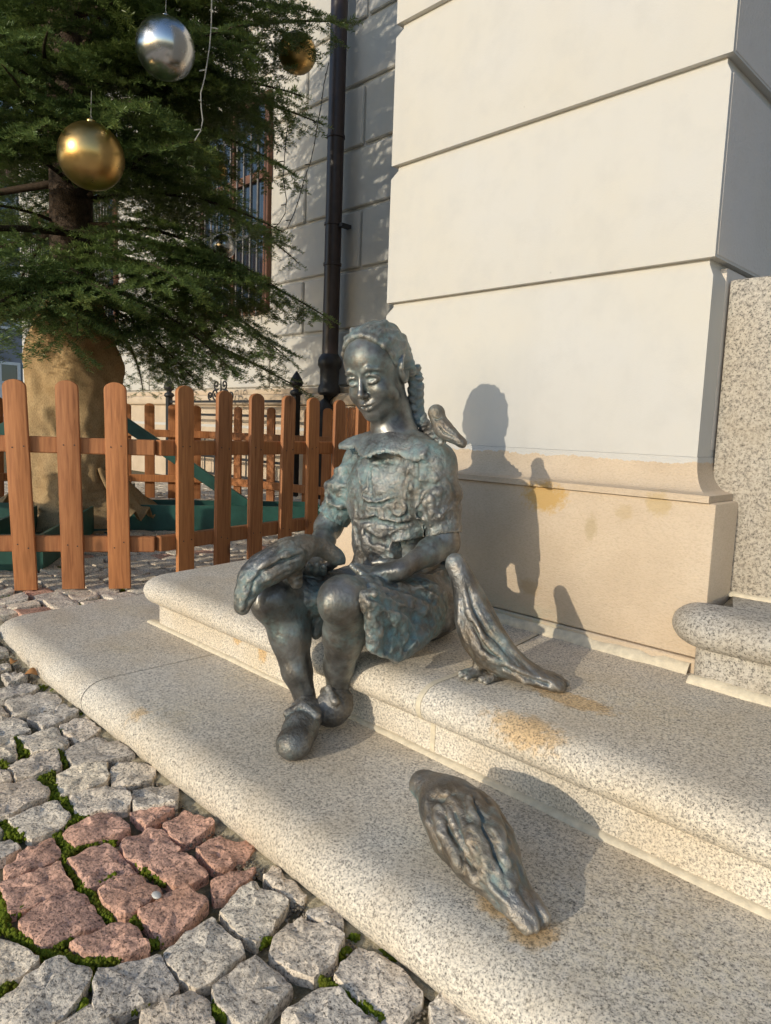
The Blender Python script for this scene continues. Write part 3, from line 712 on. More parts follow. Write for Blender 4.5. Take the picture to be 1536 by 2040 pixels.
for px, py, w in mp:
    for _ in range(20):
        x = px + rng.normal(0, w * 0.36); y = py + rng.normal(0, w * 0.26)
        q = onz(x, y, 0.0); q = onz(x, y, gz(q[0]) - 0.006); r = rng.uniform(0.0015, 0.0038)
        tuft((q[0], q[1], gz(q[0]) - 0.006 + rng.uniform(-0.004, 0.006)), r, r * rng.uniform(0.8, 1.5))
for q in single[:170]:
    if rng.random() > 0.6: continue
    e = rng.integers(4); a, b = q[e], q[(e + 1) % 4]; c = q.mean(0)
    for _ in range(26):
        p = a + (b - a) * rng.random(); p = p + (p - c) * 0.10 + rng.normal(0, 0.003, 2)
        if p[0] > -2.4 and p[1] > 0.6: continue
        r = rng.uniform(0.004, 0.009); tuft((p[0], p[1], gz(p[0]) - 0.010), r, r)
o = link('moss', mesh_np('moss', np.concatenate(V_), np.concatenate(F_)), MAT['moss'], ground, True); o['kind'] = 'stuff'
# grit along the foot of the step and in the joints
V_, F_, n0 = [], [], 0
for _ in range(2600):
    x = rng.uniform(-2.3, 0.1); y = LF - 0.045 - abs(rng.normal(0, 0.035)); r = rng.uniform(0.0012, 0.0034)
    tuft((x, y, gz(x) - 0.004 + r * 0.3), r, r * 0.7)
for px, py, w in (((560 , 1790, 9)), (570, 1810, 8), (590, 1800, 9), (700, 1830, 12), (730, 1860, 12), (760, 1890, 10), (470, 1700, 14), (520, 1720, 12)):
    for _ in range(60):
        q = onz(px + rng.normal(0, w), py + rng.normal(0, w), -0.008); r = rng.uniform(0.0012, 0.0035); tuft((q[0], q[1], -0.0115), r, r)
o = link('grit', mesh_np('grit', np.concatenate(V_), np.concatenate(F_)), simple('grit', (0.20, 0.165, 0.12), 0.9, 0, 0.6, 130, 0), ground, True); o['kind'] = 'stuff'

xs_ = np.linspace(-2.42, 0.4, 300); V_ = []
for i_, x in enumerate(xs_):
    wd = 0.050 + 0.028 * float(noise3(np.array([[x * 6, 1.7, 0.3]]))[0]) * 1.6
    for j_ in range(9):
        y = LF - 0.002 - wd * j_ / 8; e = j_ / 8
        z = gz(x) + 0.001 - 0.010 * e ** 2.2 + 0.006 * float(noise3(np.array([[x * 40, y * 40, 2.0]]))[0]) + 0.003 * float(noise3(np.array([[x * 130, y * 130, 5.0]]))[0])
        V_.append((x, y, z))
F_ = [(a * 9 + b, a * 9 + b + 1, (a + 1) * 9 + b + 1, (a + 1) * 9 + b) for a in range(299) for b in range(8)]
o = link('sand_strip', mesh_np('sand_strip', np.array(V_), np.array(F_)), simple('sand', (0.40, 0.345, 0.235), 0.95, 0, 0.45, 90, 0.8, 0.1, 0.006), ground, True); o['kind'] = 'stuff'
def leaf(px, py, zoff, size, rot, label):
    q = onz(px, py, 0.01); q = onz(px, py, gz(q[0]) + 0.008); bm = bmesh.new(); N = 7; L, R_ = [], []
    for i in range(N + 1):
        t = i / N; w = 0.42 * math.sin(math.pi * min(1, t * 1.02)) ** 0.8; z = 0.25 * math.sin(t * 3.0)
        L.append(bm.verts.new((t - 0.5, w, z + w * 0.5))); R_.append(bm.verts.new((t - 0.5, -w, z + w * 0.35)))
    Cn = [bm.verts.new((i / N - 0.5, 0, 0.25 * math.sin(i / N * 3.0) - 0.05)) for i in range(N + 1)]
    for i in range(N): bm.faces.new((L[i], L[i + 1], Cn[i + 1], Cn[i])); bm.faces.new((Cn[i], Cn[i + 1], R_[i + 1], R_[i]))
    bmesh.ops.remove_doubles(bm, verts=bm.verts, dist=1e-5)
    bmesh.ops.solidify(bm, geom=bm.faces[:], thickness=0.02)
    me = bpy.data.meshes.new('fallen_leaf'); bm.to_mesh(me); bm.free(); o = link('fallen_leaf', me, MAT['leaf'], None, True)
    o.location = (q[0], q[1], q[2] + zoff); o.scale = (size,) * 3; o.rotation_euler = (0.2, 0.1, rot); tag(o, label, 'leaf', 'dry leaves beside the lower step'); return o
leaf(62, 1345, 0.0, 0.034, 0.9, 'curled orange dry leaf on cobbles, the larger leaf beside the lower step')
leaf(26, 1321, 0.0, 0.026, 2.4, 'small brown dry leaf on cobbles near the left end of the lower step')
mb = MB(); bmesh.ops.create_icosphere(mb.bm, subdivisions=2, radius=0.008)
q = onz(312, 1783, 0.012); o = mb.build('pebble', MAT['pebble'], None, True); o.location = q; o.scale = (1.2, 0.85, 0.45); tag(o, 'small white pebble lying on the red granite cobbles', 'pebble')

# ------------------------------------------------------------------ downpipe
PX = ony(663, 500, 4.08)[0]
dp = empty('downpipe', (PX, 4.08, 0), 0, 'dark brown round rainwater downpipe with cast iron foot against the cream wall', 'downpipe')
PIPE_R = 0.072
mb = MB(); mb.tube([(0, 0, 1.30), (0, 0, 3.3), (0, 0, 5.4)], PIPE_R, 24); mb.build('pipe', MAT['pipe'], dp, auto=40)
for z in (3.19, 2.47, 2.13):
    mb = MB(); mb.lathe([(PIPE_R + 0.001, -0.012), (PIPE_R + 0.009, -0.01), (PIPE_R + 0.009, 0.01), (PIPE_R + 0.001, 0.012)], (0, 0, z), 24, False); mb.build('pipe_collar', MAT['pipe'], dp, auto=40)
mb = MB(); mb.lathe([(PIPE_R + 0.002, 1.36), (PIPE_R + 0.024, 1.33), (PIPE_R + 0.035, 1.30), (PIPE_R + 0.035, 1.26), (PIPE_R + 0.015, 1.23), (PIPE_R + 0.012, 1.10), (PIPE_R + 0.03, 1.06), (PIPE_R + 0.03, 1.02), (PIPE_R + 0.012, 1.0)], (0, 0, 0), 24); mb.build('pipe_socket', MAT['cast_iron'], dp, auto=40)
mb = MB(); mb.tube([(0, 0, 1.02), (-0.02, -0.03, 0.9), (-0.02, -0.09, 0.76), (0, -0.1, 0.6), (0, -0.1, 0.05)], [0.085, 0.09, 0.088, 0.082, 0.082], 20); mb.build('pipe_boot', MAT['cast_iron'], dp, True)
for z in (2.45,):
    mb = MB(); mb.box((PIPE_R, -0.01, z - 0.015), (PIPE_R + 0.05, 0.1, z + 0.015)); mb.build('pipe_bracket', MAT['cast_iron'], dp)

# ------------------------------------------------------------------ iron railing in front of the recessed wall
YR = 3.93
xa, xb = ony(337, 790, YR)[0], ony(590, 790, YR)[0]
ir = empty('iron_railing', ((xa + xb) / 2, YR, 0.06), 0, 'low black wrought iron railing with finials and scrolls before the cream wall', 'railing')
ox = (xa + xb) / 2
for x in (xa - ox, xb - ox):
    mb = MB(); mb.box((x - 0.03, -0.03, 0), (x + 0.03, 0.03, 0.93), 0.004)
    p = mb.build('railing_post', MAT['cast_iron'], ir)
    mb = MB(); mb.lathe([(0.045, 0.93), (0.06, 0.95), (0.05, 0.975), (0.028, 0.985), (0.03, 1.0), (0.055, 1.02), (0.062, 1.045), (0.05, 1.08), (0.025, 1.12), (0.006, 1.15)], (x, 0, 0), 14); mb.build('finial', MAT['cast_iron'], p, True)
for z in (0.88, 0.74, 0.52, 0.40, 0.30, 0.12):
    mb = MB(); mb.box((xa - ox + 0.03, -0.012, z - 0.012), (xb - ox - 0.03, 0.012, z + 0.012)); mb.build('railing_rail', MAT['cast_iron'], ir)
for i in range(1, 12):
    x = xa - ox + (xb - xa) * i / 12
    mb = MB(); mb.tube([(x, 0.0, 0.13), (x, 0.0, 0.51)], 0.009, 6); mb.build('railing_bar', MAT['cast_iron'], ir)
def spiral(cx, cz, r, turns, sgn, a0):
    return [(cx + sgn * r * (1 - 0.85 * t) * math.cos(a0 + t * turns * 2 * math.pi), -0.005, cz + r * (1 - 0.85 * t) * math.sin(a0 + t * turns * 2 * math.pi)) for t in np.linspace(0, 1, 22)]
sx = ony(440, 770, YR)[0] - ox
for sg in (-1, 1):
    for (dx, dz, r, a0) in ((0.10, 0.955, 0.06, -1.5), (0.075, 1.05, 0.055, -2.2), (0.2, 0.94, 0.045, -1.5)):
        mb = MB(); mb.tube(spiral(sx + sg * dx, dz, r, 1.35, sg, a0), 0.009, 6); mb.build('scroll', MAT['cast_iron'], ir, True)
mb = MB(); mb.tube([(sx, 0, 0.89), (sx, 0, 1.02), (sx, 0, 1.12)], [0.012, 0.012, 0.004], 6); mb.build('scroll_spike', MAT['cast_iron'], ir)

# ------------------------------------------------------------------ picket fence, an octagon of panels round the tree
TC = np.array([-4.25, 1.60]); GZ = 0.066
A0 = np.array([-2.50, 1.25]); LP = 1.35
def picket_bm(w=0.079, h=0.776, t=0.02):
    mb = MB(); bm = mb.bm; pts = [(-w / 2, 0.0), (w / 2, 0.0), (w / 2, h - w * 0.34)]
    for i in range(1, 8):
        a = math.pi * i / 8; pts.append((w / 2 * math.cos(a), h - w * 0.34 + w * 0.34 * math.sin(a)))
    pts.append((-w / 2, h - w * 0.34))
    mb.prism([(x, -t / 2, z) for x, z in pts], (0, t, 0))
    es = [e for e in bm.edges if abs(e.verts[0].co.y - e.verts[1].co.y) < 1e-6]
    bmesh.ops.bevel(bm, geom=es, offset=0.004, segments=2, affect='EDGES', profile=0.5); return mb
mbp = picket_bm(); bmesh.ops.recalc_face_normals(mbp.bm, faces=mbp.bm.faces)
pick_me = bpy.data.meshes.new('picket'); mbp.bm.to_mesh(pick_me); mbp.bm.free(); pick_me.materials.append(MAT['wood'])
pick_me.polygons.foreach_set('use_smooth', [True] * len(pick_me.polygons)); pick_me.set_sharp_from_angle(angle=RAD(40))
mb = MB(); mb.box((-LP / 2 + 0.012, 0.0, -0.030), (LP / 2 - 0.012, 0.035, 0.030), 0.004); bmesh.ops.recalc_face_normals(mb.bm, faces=mb.bm.faces)
rail_me = bpy.data.meshes.new('rail'); mb.bm.to_mesh(rail_me); mb.bm.free(); rail_me.materials.append(MAT['wood_rail'] if 'wood_rail' in MAT else MAT['wood'])
mb = MB(); mb.tube([(0, 0.0006, 0), (0, -0.0012, 0)], 0.0026, 8); bmesh.ops.recalc_face_normals(mb.bm, faces=mb.bm.faces); nail_me = bpy.data.meshes.new('nail'); mb.bm.to_mesh(nail_me); mb.bm.free(); nail_me.materials.append(MAT['cast_iron'])
labels = ['front-left picket panel with three wide brown boards left of the granite step', 'brown picket panel running back from the step towards the wall behind the girl', 'brown picket panel nearest the downpipe and the wall behind the girl',
          'brown picket panel far behind the tree along the iron railing', 'brown picket panel behind the burlap trunk, far side of the enclosure', 'brown picket panel at the far left of the enclosure', 'brown picket panel on the left side of the enclosure', 'brown picket panel left of the burlap trunk, next to the front one']
p = A0.copy(); ang = RAD(101); order = []
corners = {1: (A0, RAD(101))}
cur = A0.copy(); a = RAD(101)
for k in range(1, 9):
    nxt = cur + LP * np.array([math.cos(a), math.sin(a)])
    order.append((k % 8, cur.copy(), a)); cur = nxt; a += math.pi / 4
for k, c0, a in order:
    mid = c0 + LP / 2 * np.array([math.cos(a), math.sin(a)])
    root = empty('picket_fence', (mid[0], mid[1], GZ), a, labels[k], 'picket fence', 'picket fence panels around the tree')
    npk = 7; first = 0.078 if k else 0.07
    for i in range(npk):
        o = link('picket', pick_me, None, root)
        xo = (LP / 2 - 0.138 - (npk - 1 - i) * 0.166) if k == 0 else ((-LP / 2 + 0.122 + i * 0.192) if k == 1 else (-LP / 2 + 0.122 + i * (LP - 0.244) / (npk - 1)))
        o.location = (xo, -0.0115 + rng.normal(0, 0.001), 0.012 + rng.normal(0, 0.003)); o.rotation_euler = (0, RAD(rng.normal(0, 0.5)) - (RAD(1.2) if k == 0 else 0), 0)
        if k in (0, 1, 7):
            for zz in (0.18, 0.55):
                for dx in (-0.017, 0.019):
                    nl = link('nail', nail_me, None, o); nl.location = (dx + rng.normal(0, 0.003), -0.0102, zz - 0.012 + rng.normal(0, 0.006))
    for z in (0.18, 0.55):
        o = link('rail', rail_me, None, root); o.location = (0, 0.0, z)

# ------------------------------------------------------------------ green steel tree stand
ts = empty('tree_stand', (TC[0], TC[1], GZ), RAD(57), 'green painted steel tree stand with beams and slanting braces under the fir', 'tree stand')
def beam(M_, L, nm='stand_beam'):
    mb = MB()
    mb.box((0.26, -0.15, 0.006), (L, 0.15, 0.016), M=M_); mb.box((0.26, 0.14, 0.016), (L, 0.155, 0.16), M=M_); mb.box((0.26, -0.155, 0.016), (L, -0.14, 0.16), M=M_); mb.box((L - 0.012, -0.14, 0.016), (L, 0.14, 0.16), M=M_)
    return mb.build(nm, MAT['green_steel'], ts)
for k in range(4):
    Mr = Matrix.Rotation(k * math.pi / 2, 4, 'Z'); L = 1.46 if k % 2 == 0 else 1.3
    beam(Mr, L)
    if k % 2: continue
    mb = MB(); d = Vector((1.0, 0, 0.15)) - Vector((0.24, 0, 0.66)); ln = d.length; an = math.atan2(-d.z, d.x)
    mb.box((0, -0.03, -0.035), (ln, 0.03, 0.035), 0.003, M=Mr @ Matrix.Translation((0.24, 0, 0.66)) @ Matrix.Rotation(an, 4, 'Y')); mb.build('stand_brace', MAT['green_steel'], ts)
mb = MB(); mb.box((-0.26, -0.26, 0.004), (0.26, 0.26, 0.03)); mb.build('base_plate', MAT['green_steel'], ts)
mb = MB(); mb.lathe([(0.245, 0.03), (0.245, 0.13), (0.238, 0.13), (0.238, 0.03)], (0, 0, 0), 24, False); mb.build('stand_sleeve', MAT['green_steel'], ts)

# ------------------------------------------------------------------ fir tree
tree = empty('fir_tree', (TC[0], TC[1], GZ), 0, 'tall dark green fir decorated with big baubles, trunk wrapped in burlap', 'tree')
TZ = 6.6
mb = MB(); tp = [(0.006 * math.sin(i), 0.006 * math.cos(i * 1.7), 0.04 + (TZ - 0.04) * i / 14) for i in range(15)]
mb.tube(tp, [0.135 * (1 - 0.8 * i / 14) + 0.01 for i in range(15)], 16); mb.build('trunk', MAT['bark'], tree, True)
# burlap wrap with folds
N, Mz = 96, 90; prof = [(0.0, 0.31), (0.06, 0.275), (0.14, 0.25), (0.28, 0.235), (0.40, 0.228), (0.47, 0.222), (0.52, 0.215), (0.56, 0.222), (0.62, 0.246), (0.75, 0.258), (0.95, 0.254), (1.08, 0.232), (1.18, 0.19), (1.26, 0.16), (1.30, 0.148)]
zs_ = np.linspace(0, 1.30, Mz); rs_ = np.interp(zs_, [p[0] for p in prof], [p[1] for p in prof]); V = []
for z, r in zip(zs_, rs_):
    th = np.linspace(0, 2 * math.pi, N, endpoint=False)
    q = np.c_[np.cos(th) * 2.2, np.sin(th) * 2.2, np.full(N, z * 3)]
    f = noise3(q) * 0.05 + noise3(np.c_[np.cos(th) * 5, np.sin(th) * 5, np.full(N, z * 9 + 3)]) * 0.02
    lowf = max(0, 1 - z / 0.5); f = f + ridged_(np.c_[np.cos(th) * 2.2, np.sin(th) * 2.2, np.full(N, z * 22)]) * 0.026 * lowf + 0.015 * max(0, (z - 1.0) / 0.3) * np.sin(th * 11) + ridged_(np.c_[np.cos(th + z * 1.4) * 2.4, np.sin(th + z * 1.4) * 2.4, np.full(N, z * 5 + 9)]) * 0.019
    V.append(np.c_[np.cos(th) * (r + f), np.sin(th) * (r + f), np.full(N, z + 0.005)])
V = np.concatenate(V); F = [(k * N + i, k * N + (i + 1) % N, (k + 1) * N + (i + 1) % N, (k + 1) * N + i) for k in range(Mz - 1) for i in range(N)]
wrap = link('burlap_wrap', mesh_np('burlap_wrap', V, np.array(F)), MAT['burlap'], tree, True)
for z, rr in ((0.50, 0.232), (1.22, 0.2)):
    mb = MB(); mb.tube([(math.cos(t) * rr, math.sin(t) * rr, z + 0.008 * math.sin(3 * t)) for t in np.linspace(0, 2 * math.pi, 40)], 0.008, 6); mb.build('tying_cord', MAT['burlap'], wrap, True)
# a loose frill of burlap spilling over the stand
for (aa, ln) in ((RAD(38), 0.26), (RAD(215), 0.22)):
    nu, nv = 18, 14; V = []
    for i in range(nu):
        for j in range(nv):
            u = i / (nu - 1); v = j / (nv - 1) - 0.5; th = aa + v * 1.0
            r = 0.24 + ln * u; z = 0.26 * (1 - u) ** 1.6 + 0.11 + 0.025 * math.sin(v * 26 + u * 5) * (0.3 + u) + 0.04 * float(noise3(np.array([[u * 3, v * 7, aa]]))[0])
            V.append((math.cos(th) * r, math.sin(th) * r, z))
    F = [(i * nv + j, i * nv + j + 1, (i + 1) * nv + j + 1, (i + 1) * nv + j) for i in range(nu - 1) for j in range(nv - 1)]
    o = link('burlap_frill', mesh_np('burlap_frill', np.array(V), np.array(F)), MAT['burlap'], wrap, True)
    sm = o.modifiers.new('thickness', 'SOLIDIFY'); sm.thickness = 0.004

TCV = np.array([TC[0], TC[1], GZ])
def norm(v): return v / (np.linalg.norm(v) + 1e-9)
def fir_branch(p0, p1, droop, dens, seed, needle=0.020):
    """p0,p1 in tree space. returns wood meshbuilder + needle arrays"""
    r = np.random.default_rng(seed); L = np.linalg.norm(p1 - p0); side_h = norm(np.cross(p1 - p0, [0, 0, 1])); n = 14
    pts = []
    for i in range(n + 1):
        t = i / n; p = p0 + (p1 - p0) * t; p = p + np.array([0, 0, 1]) * (droop * 4 * t * (1 - t)) + side_h * 0.05 * L * math.sin(t * 3 + seed)
        pts.append(p)
    pts = np.array(pts); mb = MB(); mb.tube([tuple(q) for q in pts], [0.011 * L * (1 - i / n) + 0.003 for i in range(n + 1)], 6)
    segs = []            # start, end, up
    def at(t):
        f = t * n; k = min(int(f), n - 1); return pts[k] + (pts[k + 1] - pts[k]) * (f - k), norm(pts[k + 1] - pts[k])
    def twig(p, d, ln, level):
        q = p + d * ln + np.array([0, 0, -0.20 * ln]); segs.append((p, q))
        if level > 0:
            m = int(ln / 0.112)
            for s in range(1, m + 1):
                t = s / (m + 0.6)
                for sg in (-1, 1):
                    if r.random() < 0.12: continue
                    sd = norm(np.cross(d, [0, 0, 1])) * sg; dd = norm(d * 0.75 + sd * 0.75 + r.normal(0, 0.10, 3) + np.array([0, 0, -0.05]))
                    l2 = (ln * (1 - t) * 0.55 + 0.075) * r.uniform(0.7, 1.15)
                    if level > 1 and l2 > 0.14: twig(p + (q - p) * t, dd, l2, level - 1)
                    else: segs.append((p + (q - p) * t, p + (q - p) * t + dd * l2 + np.array([0, 0, -0.15 * l2])))
    m = int(L / 0.112 * dens)
    for s in range(m):
        t = 0.16 + 0.84 * (s + 0.5) / m; p, d = at(t)
        for sg in (-1, 1):
            if r.random() < 0.08: continue
            sd = norm(np.cross(d, [0, 0, 1])) * sg
            dd = norm(d * 0.62 + sd * 0.85 + np.array([0, 0, r.normal(-0.12, 0.16)]) + r.normal(0, 0.08, 3))
            ln = min(0.62, (0.46 * L * (1 - t) ** 0.8 + 0.07)) * r.uniform(0.75, 1.1)
            twig(p, dd, ln, 2 if ln > 0.3 else 1)
    for k in range(n - 1):
        if k > n * 0.2: segs.append((pts[k], pts[k + 1]))
    segs.append((pts[-2], pts[-1] + (pts[-1] - pts[-2]) * 0.6))
    Sg = np.array([[*a, *b] for a, b in segs])
    return mb, Sg

def needles_from(Sg, ln, spacing, seed):
    r = np.random.default_rng(seed); a = Sg[:, :3]; b = Sg[:, 3:]; L = np.linalg.norm(b - a, axis=1)
    cnt = np.maximum(3, (L / spacing).astype(int)); idx = np.repeat(np.arange(len(Sg)), cnt)
    t = (np.arange(len(idx)) - np.repeat(np.cumsum(cnt) - cnt, cnt) + r.random(len(idx))) / cnt[idx]
    p = a[idx] + (b - a)[idx] * t[:, None]; d = ((b - a) / L[:, None])[idx]
    sd = np.cross(d, np.array([0, 0, 1.0])); sd /= np.linalg.norm(sd, axis=1)[:, None] + 1e-9; up = np.cross(sd, d)
    ph = r.uniform(-0.35, math.pi + 0.35, len(idx))                   # mostly sideways and up
    ph = np.where(r.random(len(idx)) < 0.55, np.where(r.random(len(idx)) < 0.5, r.normal(0.1, 0.3, len(idx)), r.normal(math.pi - 0.1, 0.3, len(idx))), ph)
    o = sd * np.cos(ph)[:, None] + up * np.sin(ph)[:, None]
    nd = o * 0.92 + d * 0.46 + r.normal(0, 0.12, (len(idx), 3)); nd /= np.linalg.norm(nd, axis=1)[:, None]
    l = ln * r.uniform(0.75, 1.15, len(idx))[:, None]; w = np.cross(nd, r.normal(0, 1, (len(idx), 3)) * 0.35 + up); w /= np.linalg.norm(w, axis=1)[:, None] + 1e-9; w *= 0.0018
    V = np.stack([p - w * 0.7, p + w * 0.7, p + nd * l * 0.75 + w, p + nd * l, p + nd * l * 0.75 - w], 1).reshape(-1, 3)
    k = np.arange(len(idx))[:, None] * 5
    F = k + np.array([[0, 1, 2, 3, 4]]); return V, F

brs = []
def tip(px, py, dep): return ond(px, py, dep) - TCV
# the boughs that can be recognised in the photograph, by their tips and the height they leave the trunk at
for (px, py, dep, hz, droop) in ((700, 55, 4.0, 2.65, 0.06), (640, 25, 3.75, 2.9, 0.06), (655, 632, 4.05, 1.75, 0.10), (525, 690, 3.8, 1.62, 0.10), (470, 745, 3.75, 1.5, 0.08), (400, 770, 4.2, 1.45, 0.06), (570, 468, 3.8, 1.95, 0.10), (555, 575, 4.0, 1.8, 0.1), (590, 345, 3.9, 2.35, 0.12), (645, 240, 4.1, 2.5, 0.12), (600, 190, 3.5, 2.55, 0.1),
                               (405, 290, 3.1, 1.95, 0.08), (330, 210, 3.0, 2.1, 0.06), (230, 590, 3.1, 1.42, 0.06), (60, 610, 3.0, 1.45, 0.06), (130, 660, 3.15, 1.38, 0.05), (350, 560, 3.1, 1.55, 0.08), (-60, 560, 3.1, 1.5, 0.06), (-120, 250, 3.0, 2.0, 0.08), (20, 130, 2.75, 2.2, 0.06), (80, 60, 2.8, 2.45, 0.05), (-60, 90, 3.0, 2.4, 0.05),
                               (470, 40, 3.1, 2.5, 0.06), (420, 120, 3.3, 2.5, 0.06), (520, 110, 3.4, 2.6, 0.08), (340, -30, 3.0, 2.7, 0.05), (200, -60, 2.8, 2.8, 0.05), (560, -20, 3.5, 2.9, 0.06), (-160, 420, 3.4, 1.8, 0.06), (470, 380, 3.5, 2.05, 0.1), (520, 250, 4.4, 2.3, 0.1), (120, 250, 2.9, 2.15, 0.06)):
    p1 = tip(px, py, dep); p0 = np.array([0.05 * p1[0], 0.05 * p1[1], hz - GZ]); brs.append((p0, p1, droop, 1.0))
# whorls all round, continuing above the picture
rb = np.random.default_rng(11)
for h in np.arange(1.35, 6.2, 0.32):
    nbr = 4 if h < 3.3 else 8
    for k in range(nbr):
        az = 2 * math.pi * (k + rb.uniform(-0.3, 0.3)) / nbr + h * 2.1; L = max(0.3, (1.72 + 0.25 * max(0, -math.cos(az)) - 0.05 * (h - 1.3)) * (1 - max(0, h - 4.2) / 3.2)) * rb.uniform(0.8, 1.08)
        p0 = np.array([0.05 * math.cos(az), 0.05 * math.sin(az), h]); p1 = np.array([L * math.cos(az), L * math.sin(az), h - 0.30 * L + rb.normal(0, 0.06)])
        w = p1 + TCV; d = CAM_R @ (w - CAM_P)
        if d[2] > 0.3:
            px = 768 + 1395.75 * d[0] / d[2]; py = 1020 + 1395.75 * d[1] / d[2]
            if h < 1.9 and py > 640 and 0 < px < 330 and d[2] < 4.0: continue
            if px > 610 and d[2] < 4.6 and py > -50: continue
            if -40 < px < 430 and 330 < py < 540 and d[2] < 4.8: continue
        brs.append((p0, p1, 0.07, 0.62 if h < 3.5 else 0.5))
for k in range(26):                       # extra boughs, mostly out of view, added so the crown shades the wall
    az = math.pi + rb.uniform(-0.9, 0.9); h = rb.uniform(2.5, 4.9); L = rb.uniform(1.45, 1.95)
    brs.append((np.array([0.05 * math.cos(az), 0.05 * math.sin(az), h]), np.array([L * math.cos(az), L * math.sin(az), h - 0.25 * L]), 0.07, 0.62))
nt_n = 0
for i, (p0, p1, dr, dens) in enumerate(brs):
    mb, Sg = fir_branch(p0, p1, dr, dens, 100 + i)
    b = mb.build('branch', MAT['twig'], tree, True)
    far = (CAM_R @ (p1 + TCV - CAM_P))[2]
    V, F = needles_from(Sg, 0.0235, 0.0017 if dens > 0.9 else 0.0025, 500 + i); nt_n += len(F)
    me = mesh_np('needles', V, F); o = link('needles', me, MAT['needles'], b); o['kind'] = 'stuff'
print('needles', nt_n, 'branches', len(brs))

# ------------------------------------------------------------------ baubles and fairy lights
def bauble(px, py, dep, rpx, mat, label, tilt=0.0):
    c = ond(px, py, dep * 1.05); dep = dep * 1.05; r = rpx * dep / 1395.75
    root = empty('bauble', tuple(c), 0, label, 'bauble', 'large baubles on the fir'); root.rotation_euler = (0, tilt, 0)
    mb = MB(); bmesh.ops.create_uvsphere(mb.bm, u_segments=48, v_segments=28, radius=r); mb.build('ball', mat, root, True)
    mb = MB(); mb.lathe([(r * 0.14, r * 0.985), (r * 0.14, r * 1.07), (r * 0.10, r * 1.09)], (0, 0, 0), 16); cp = mb.build('cap', mat, root, auto=40)
    mb = MB(); mb.tube([(r * 0.07 * math.cos(t), 0, r * 1.13 + r * 0.07 * math.sin(t)) for t in np.linspace(-1.2, 4.3, 14)], r * 0.012, 6); mb.tube([(0, 0, r * 1.2), (0.01, 0, r * 1.2 + 0.10)], 0.0015, 5); mb.build('hook', MAT['wire'], cp)
bauble(182, 312, 2.88, 63, MAT['gold'], 'large gold bauble hanging left of the trunk, the biggest of the gold ones')
bauble(330, 97, 2.85, 57, MAT['silver'], 'large silver bauble high in the fir')
bauble(592, 106, 3.95, 38, MAT['gold'], 'gold bauble half hidden by twigs beside the brown downpipe')
bauble(434, 340, 4.0, 18, MAT['gold'], 'small gold bauble in front of the barred window')
bauble(446, 490, 4.3, 24, MAT['silver'], 'dark silver bauble almost hidden among lower boughs below the barred window')

def strand(pts, dep, mat, label, bulbs):
    P = [Vector(ond(x, y, dep)) for x, y in pts]; root = empty('light_string', tuple(P[0]), 0, label, 'light string', 'fairy light strings on the fir')
    Q = [p - P[0] for p in P]; mb = MB(); fine = []
    for a, b in zip(Q, Q[1:]):
        for t in (0, 0.5): fine.append(a.lerp(b, t))
    fine.append(Q[-1]); mb.tube(fine, 0.0026, 5); mb.build('cable', mat, root)
    for i in range(bulbs):
        k = (i + 0.5) / bulbs * (len(Q) - 1); a = Q[int(k)].lerp(Q[min(int(k) + 1, len(Q) - 1)], k - int(k))
        d = Vector((random.choice((-1, 1)) * 0.7, random.choice((-1, 1)) * 0.7, -0.15)) * 0.030
        mb = MB(); mb.tube([a, a + d * 0.6, a + d], [0.002, 0.0032, 0.0022], 6); mb.build('bulb', mat, root)
strand([(655, 125), (645, 170), (640, 210), (632, 250), (626, 290), (618, 325), (605, 360), (596, 395), (586, 425), (572, 455)], 3.95, MAT['dark_wire'], 'dark string of tiny fairy lights hanging nearest the downpipe', 8)
strand([(575, 235), (571, 270), (568, 300), (566, 330), (564, 355), (568, 380), (571, 400), (568, 425), (556, 445), (545, 455)], 3.9, MAT['dark_wire'], 'dark string of fairy lights beside the barred window, left of the other dark one', 5)
strand([(422, 0), (421, 50), (418, 90), (412, 130), (408, 155), (400, 185), (401, 215), (404, 240), (400, 260), (388, 280)], 3.0, MAT['wire'], 'pale string of fairy lights hanging beside the silver bauble', 4)

# ------------------------------------------------------------------ houses across the square
def far_house(name, x, y0, y1, h, label, storeys, nwin):
    root = empty(name, (x, (y0 + y1) / 2, 0), 0, label, 'house'); w = y1 - y0
    mb = MB(); mb.box((-6, -w / 2, 0), (0, w / 2, h)); mb.build('wall', MAT['far_wall'], root)
    mb = MB(); mb.prism([(0.4, -w / 2 - 0.3, h), (-6.4, -w / 2 - 0.3, h), (-3, -w / 2 - 0.3, h + 3)], (0, w + 0.6, 0)); mb.build('roof', MAT['far_roof'], root)
    for s in range(storeys):
        for i in range(nwin):
            yc = -w / 2 + w * (i + 0.5) / nwin; zc = 1.6 + s * 3.0; mb = MB(); ww, hh = 0.55, 0.85
            for lo, hi in (((0.0, -ww - 0.1, -hh - 0.1), (0.06, ww + 0.1, -hh)), ((0, -ww - 0.1, hh), (0.06, ww + 0.1, hh + 0.1)), ((0, -ww - 0.1, -hh), (0.06, -ww, hh)), ((0, ww, -hh), (0.06, ww + 0.1, hh)), ((0, -0.04, -hh), (0.05, 0.04, hh)), ((0, -ww, 0.2), (0.045, ww, 0.28))):
                mb.box((lo[0] + 0.002, lo[1] + yc, lo[2] + zc), (hi[0], hi[1] + yc, hi[2] + zc))
            f = mb.build('window', MAT['white_frame'], root); mb = MB(); mb.box((0.004, -ww + yc, -hh + zc), (0.02, ww + yc, hh + zc)); mb.build('pane', MAT['glass'], f)
far_house('distant_house', -27, -1.5, 9.0, 8.5, 'grey distant house with white windows seen past the corner of the building', 3, 4)
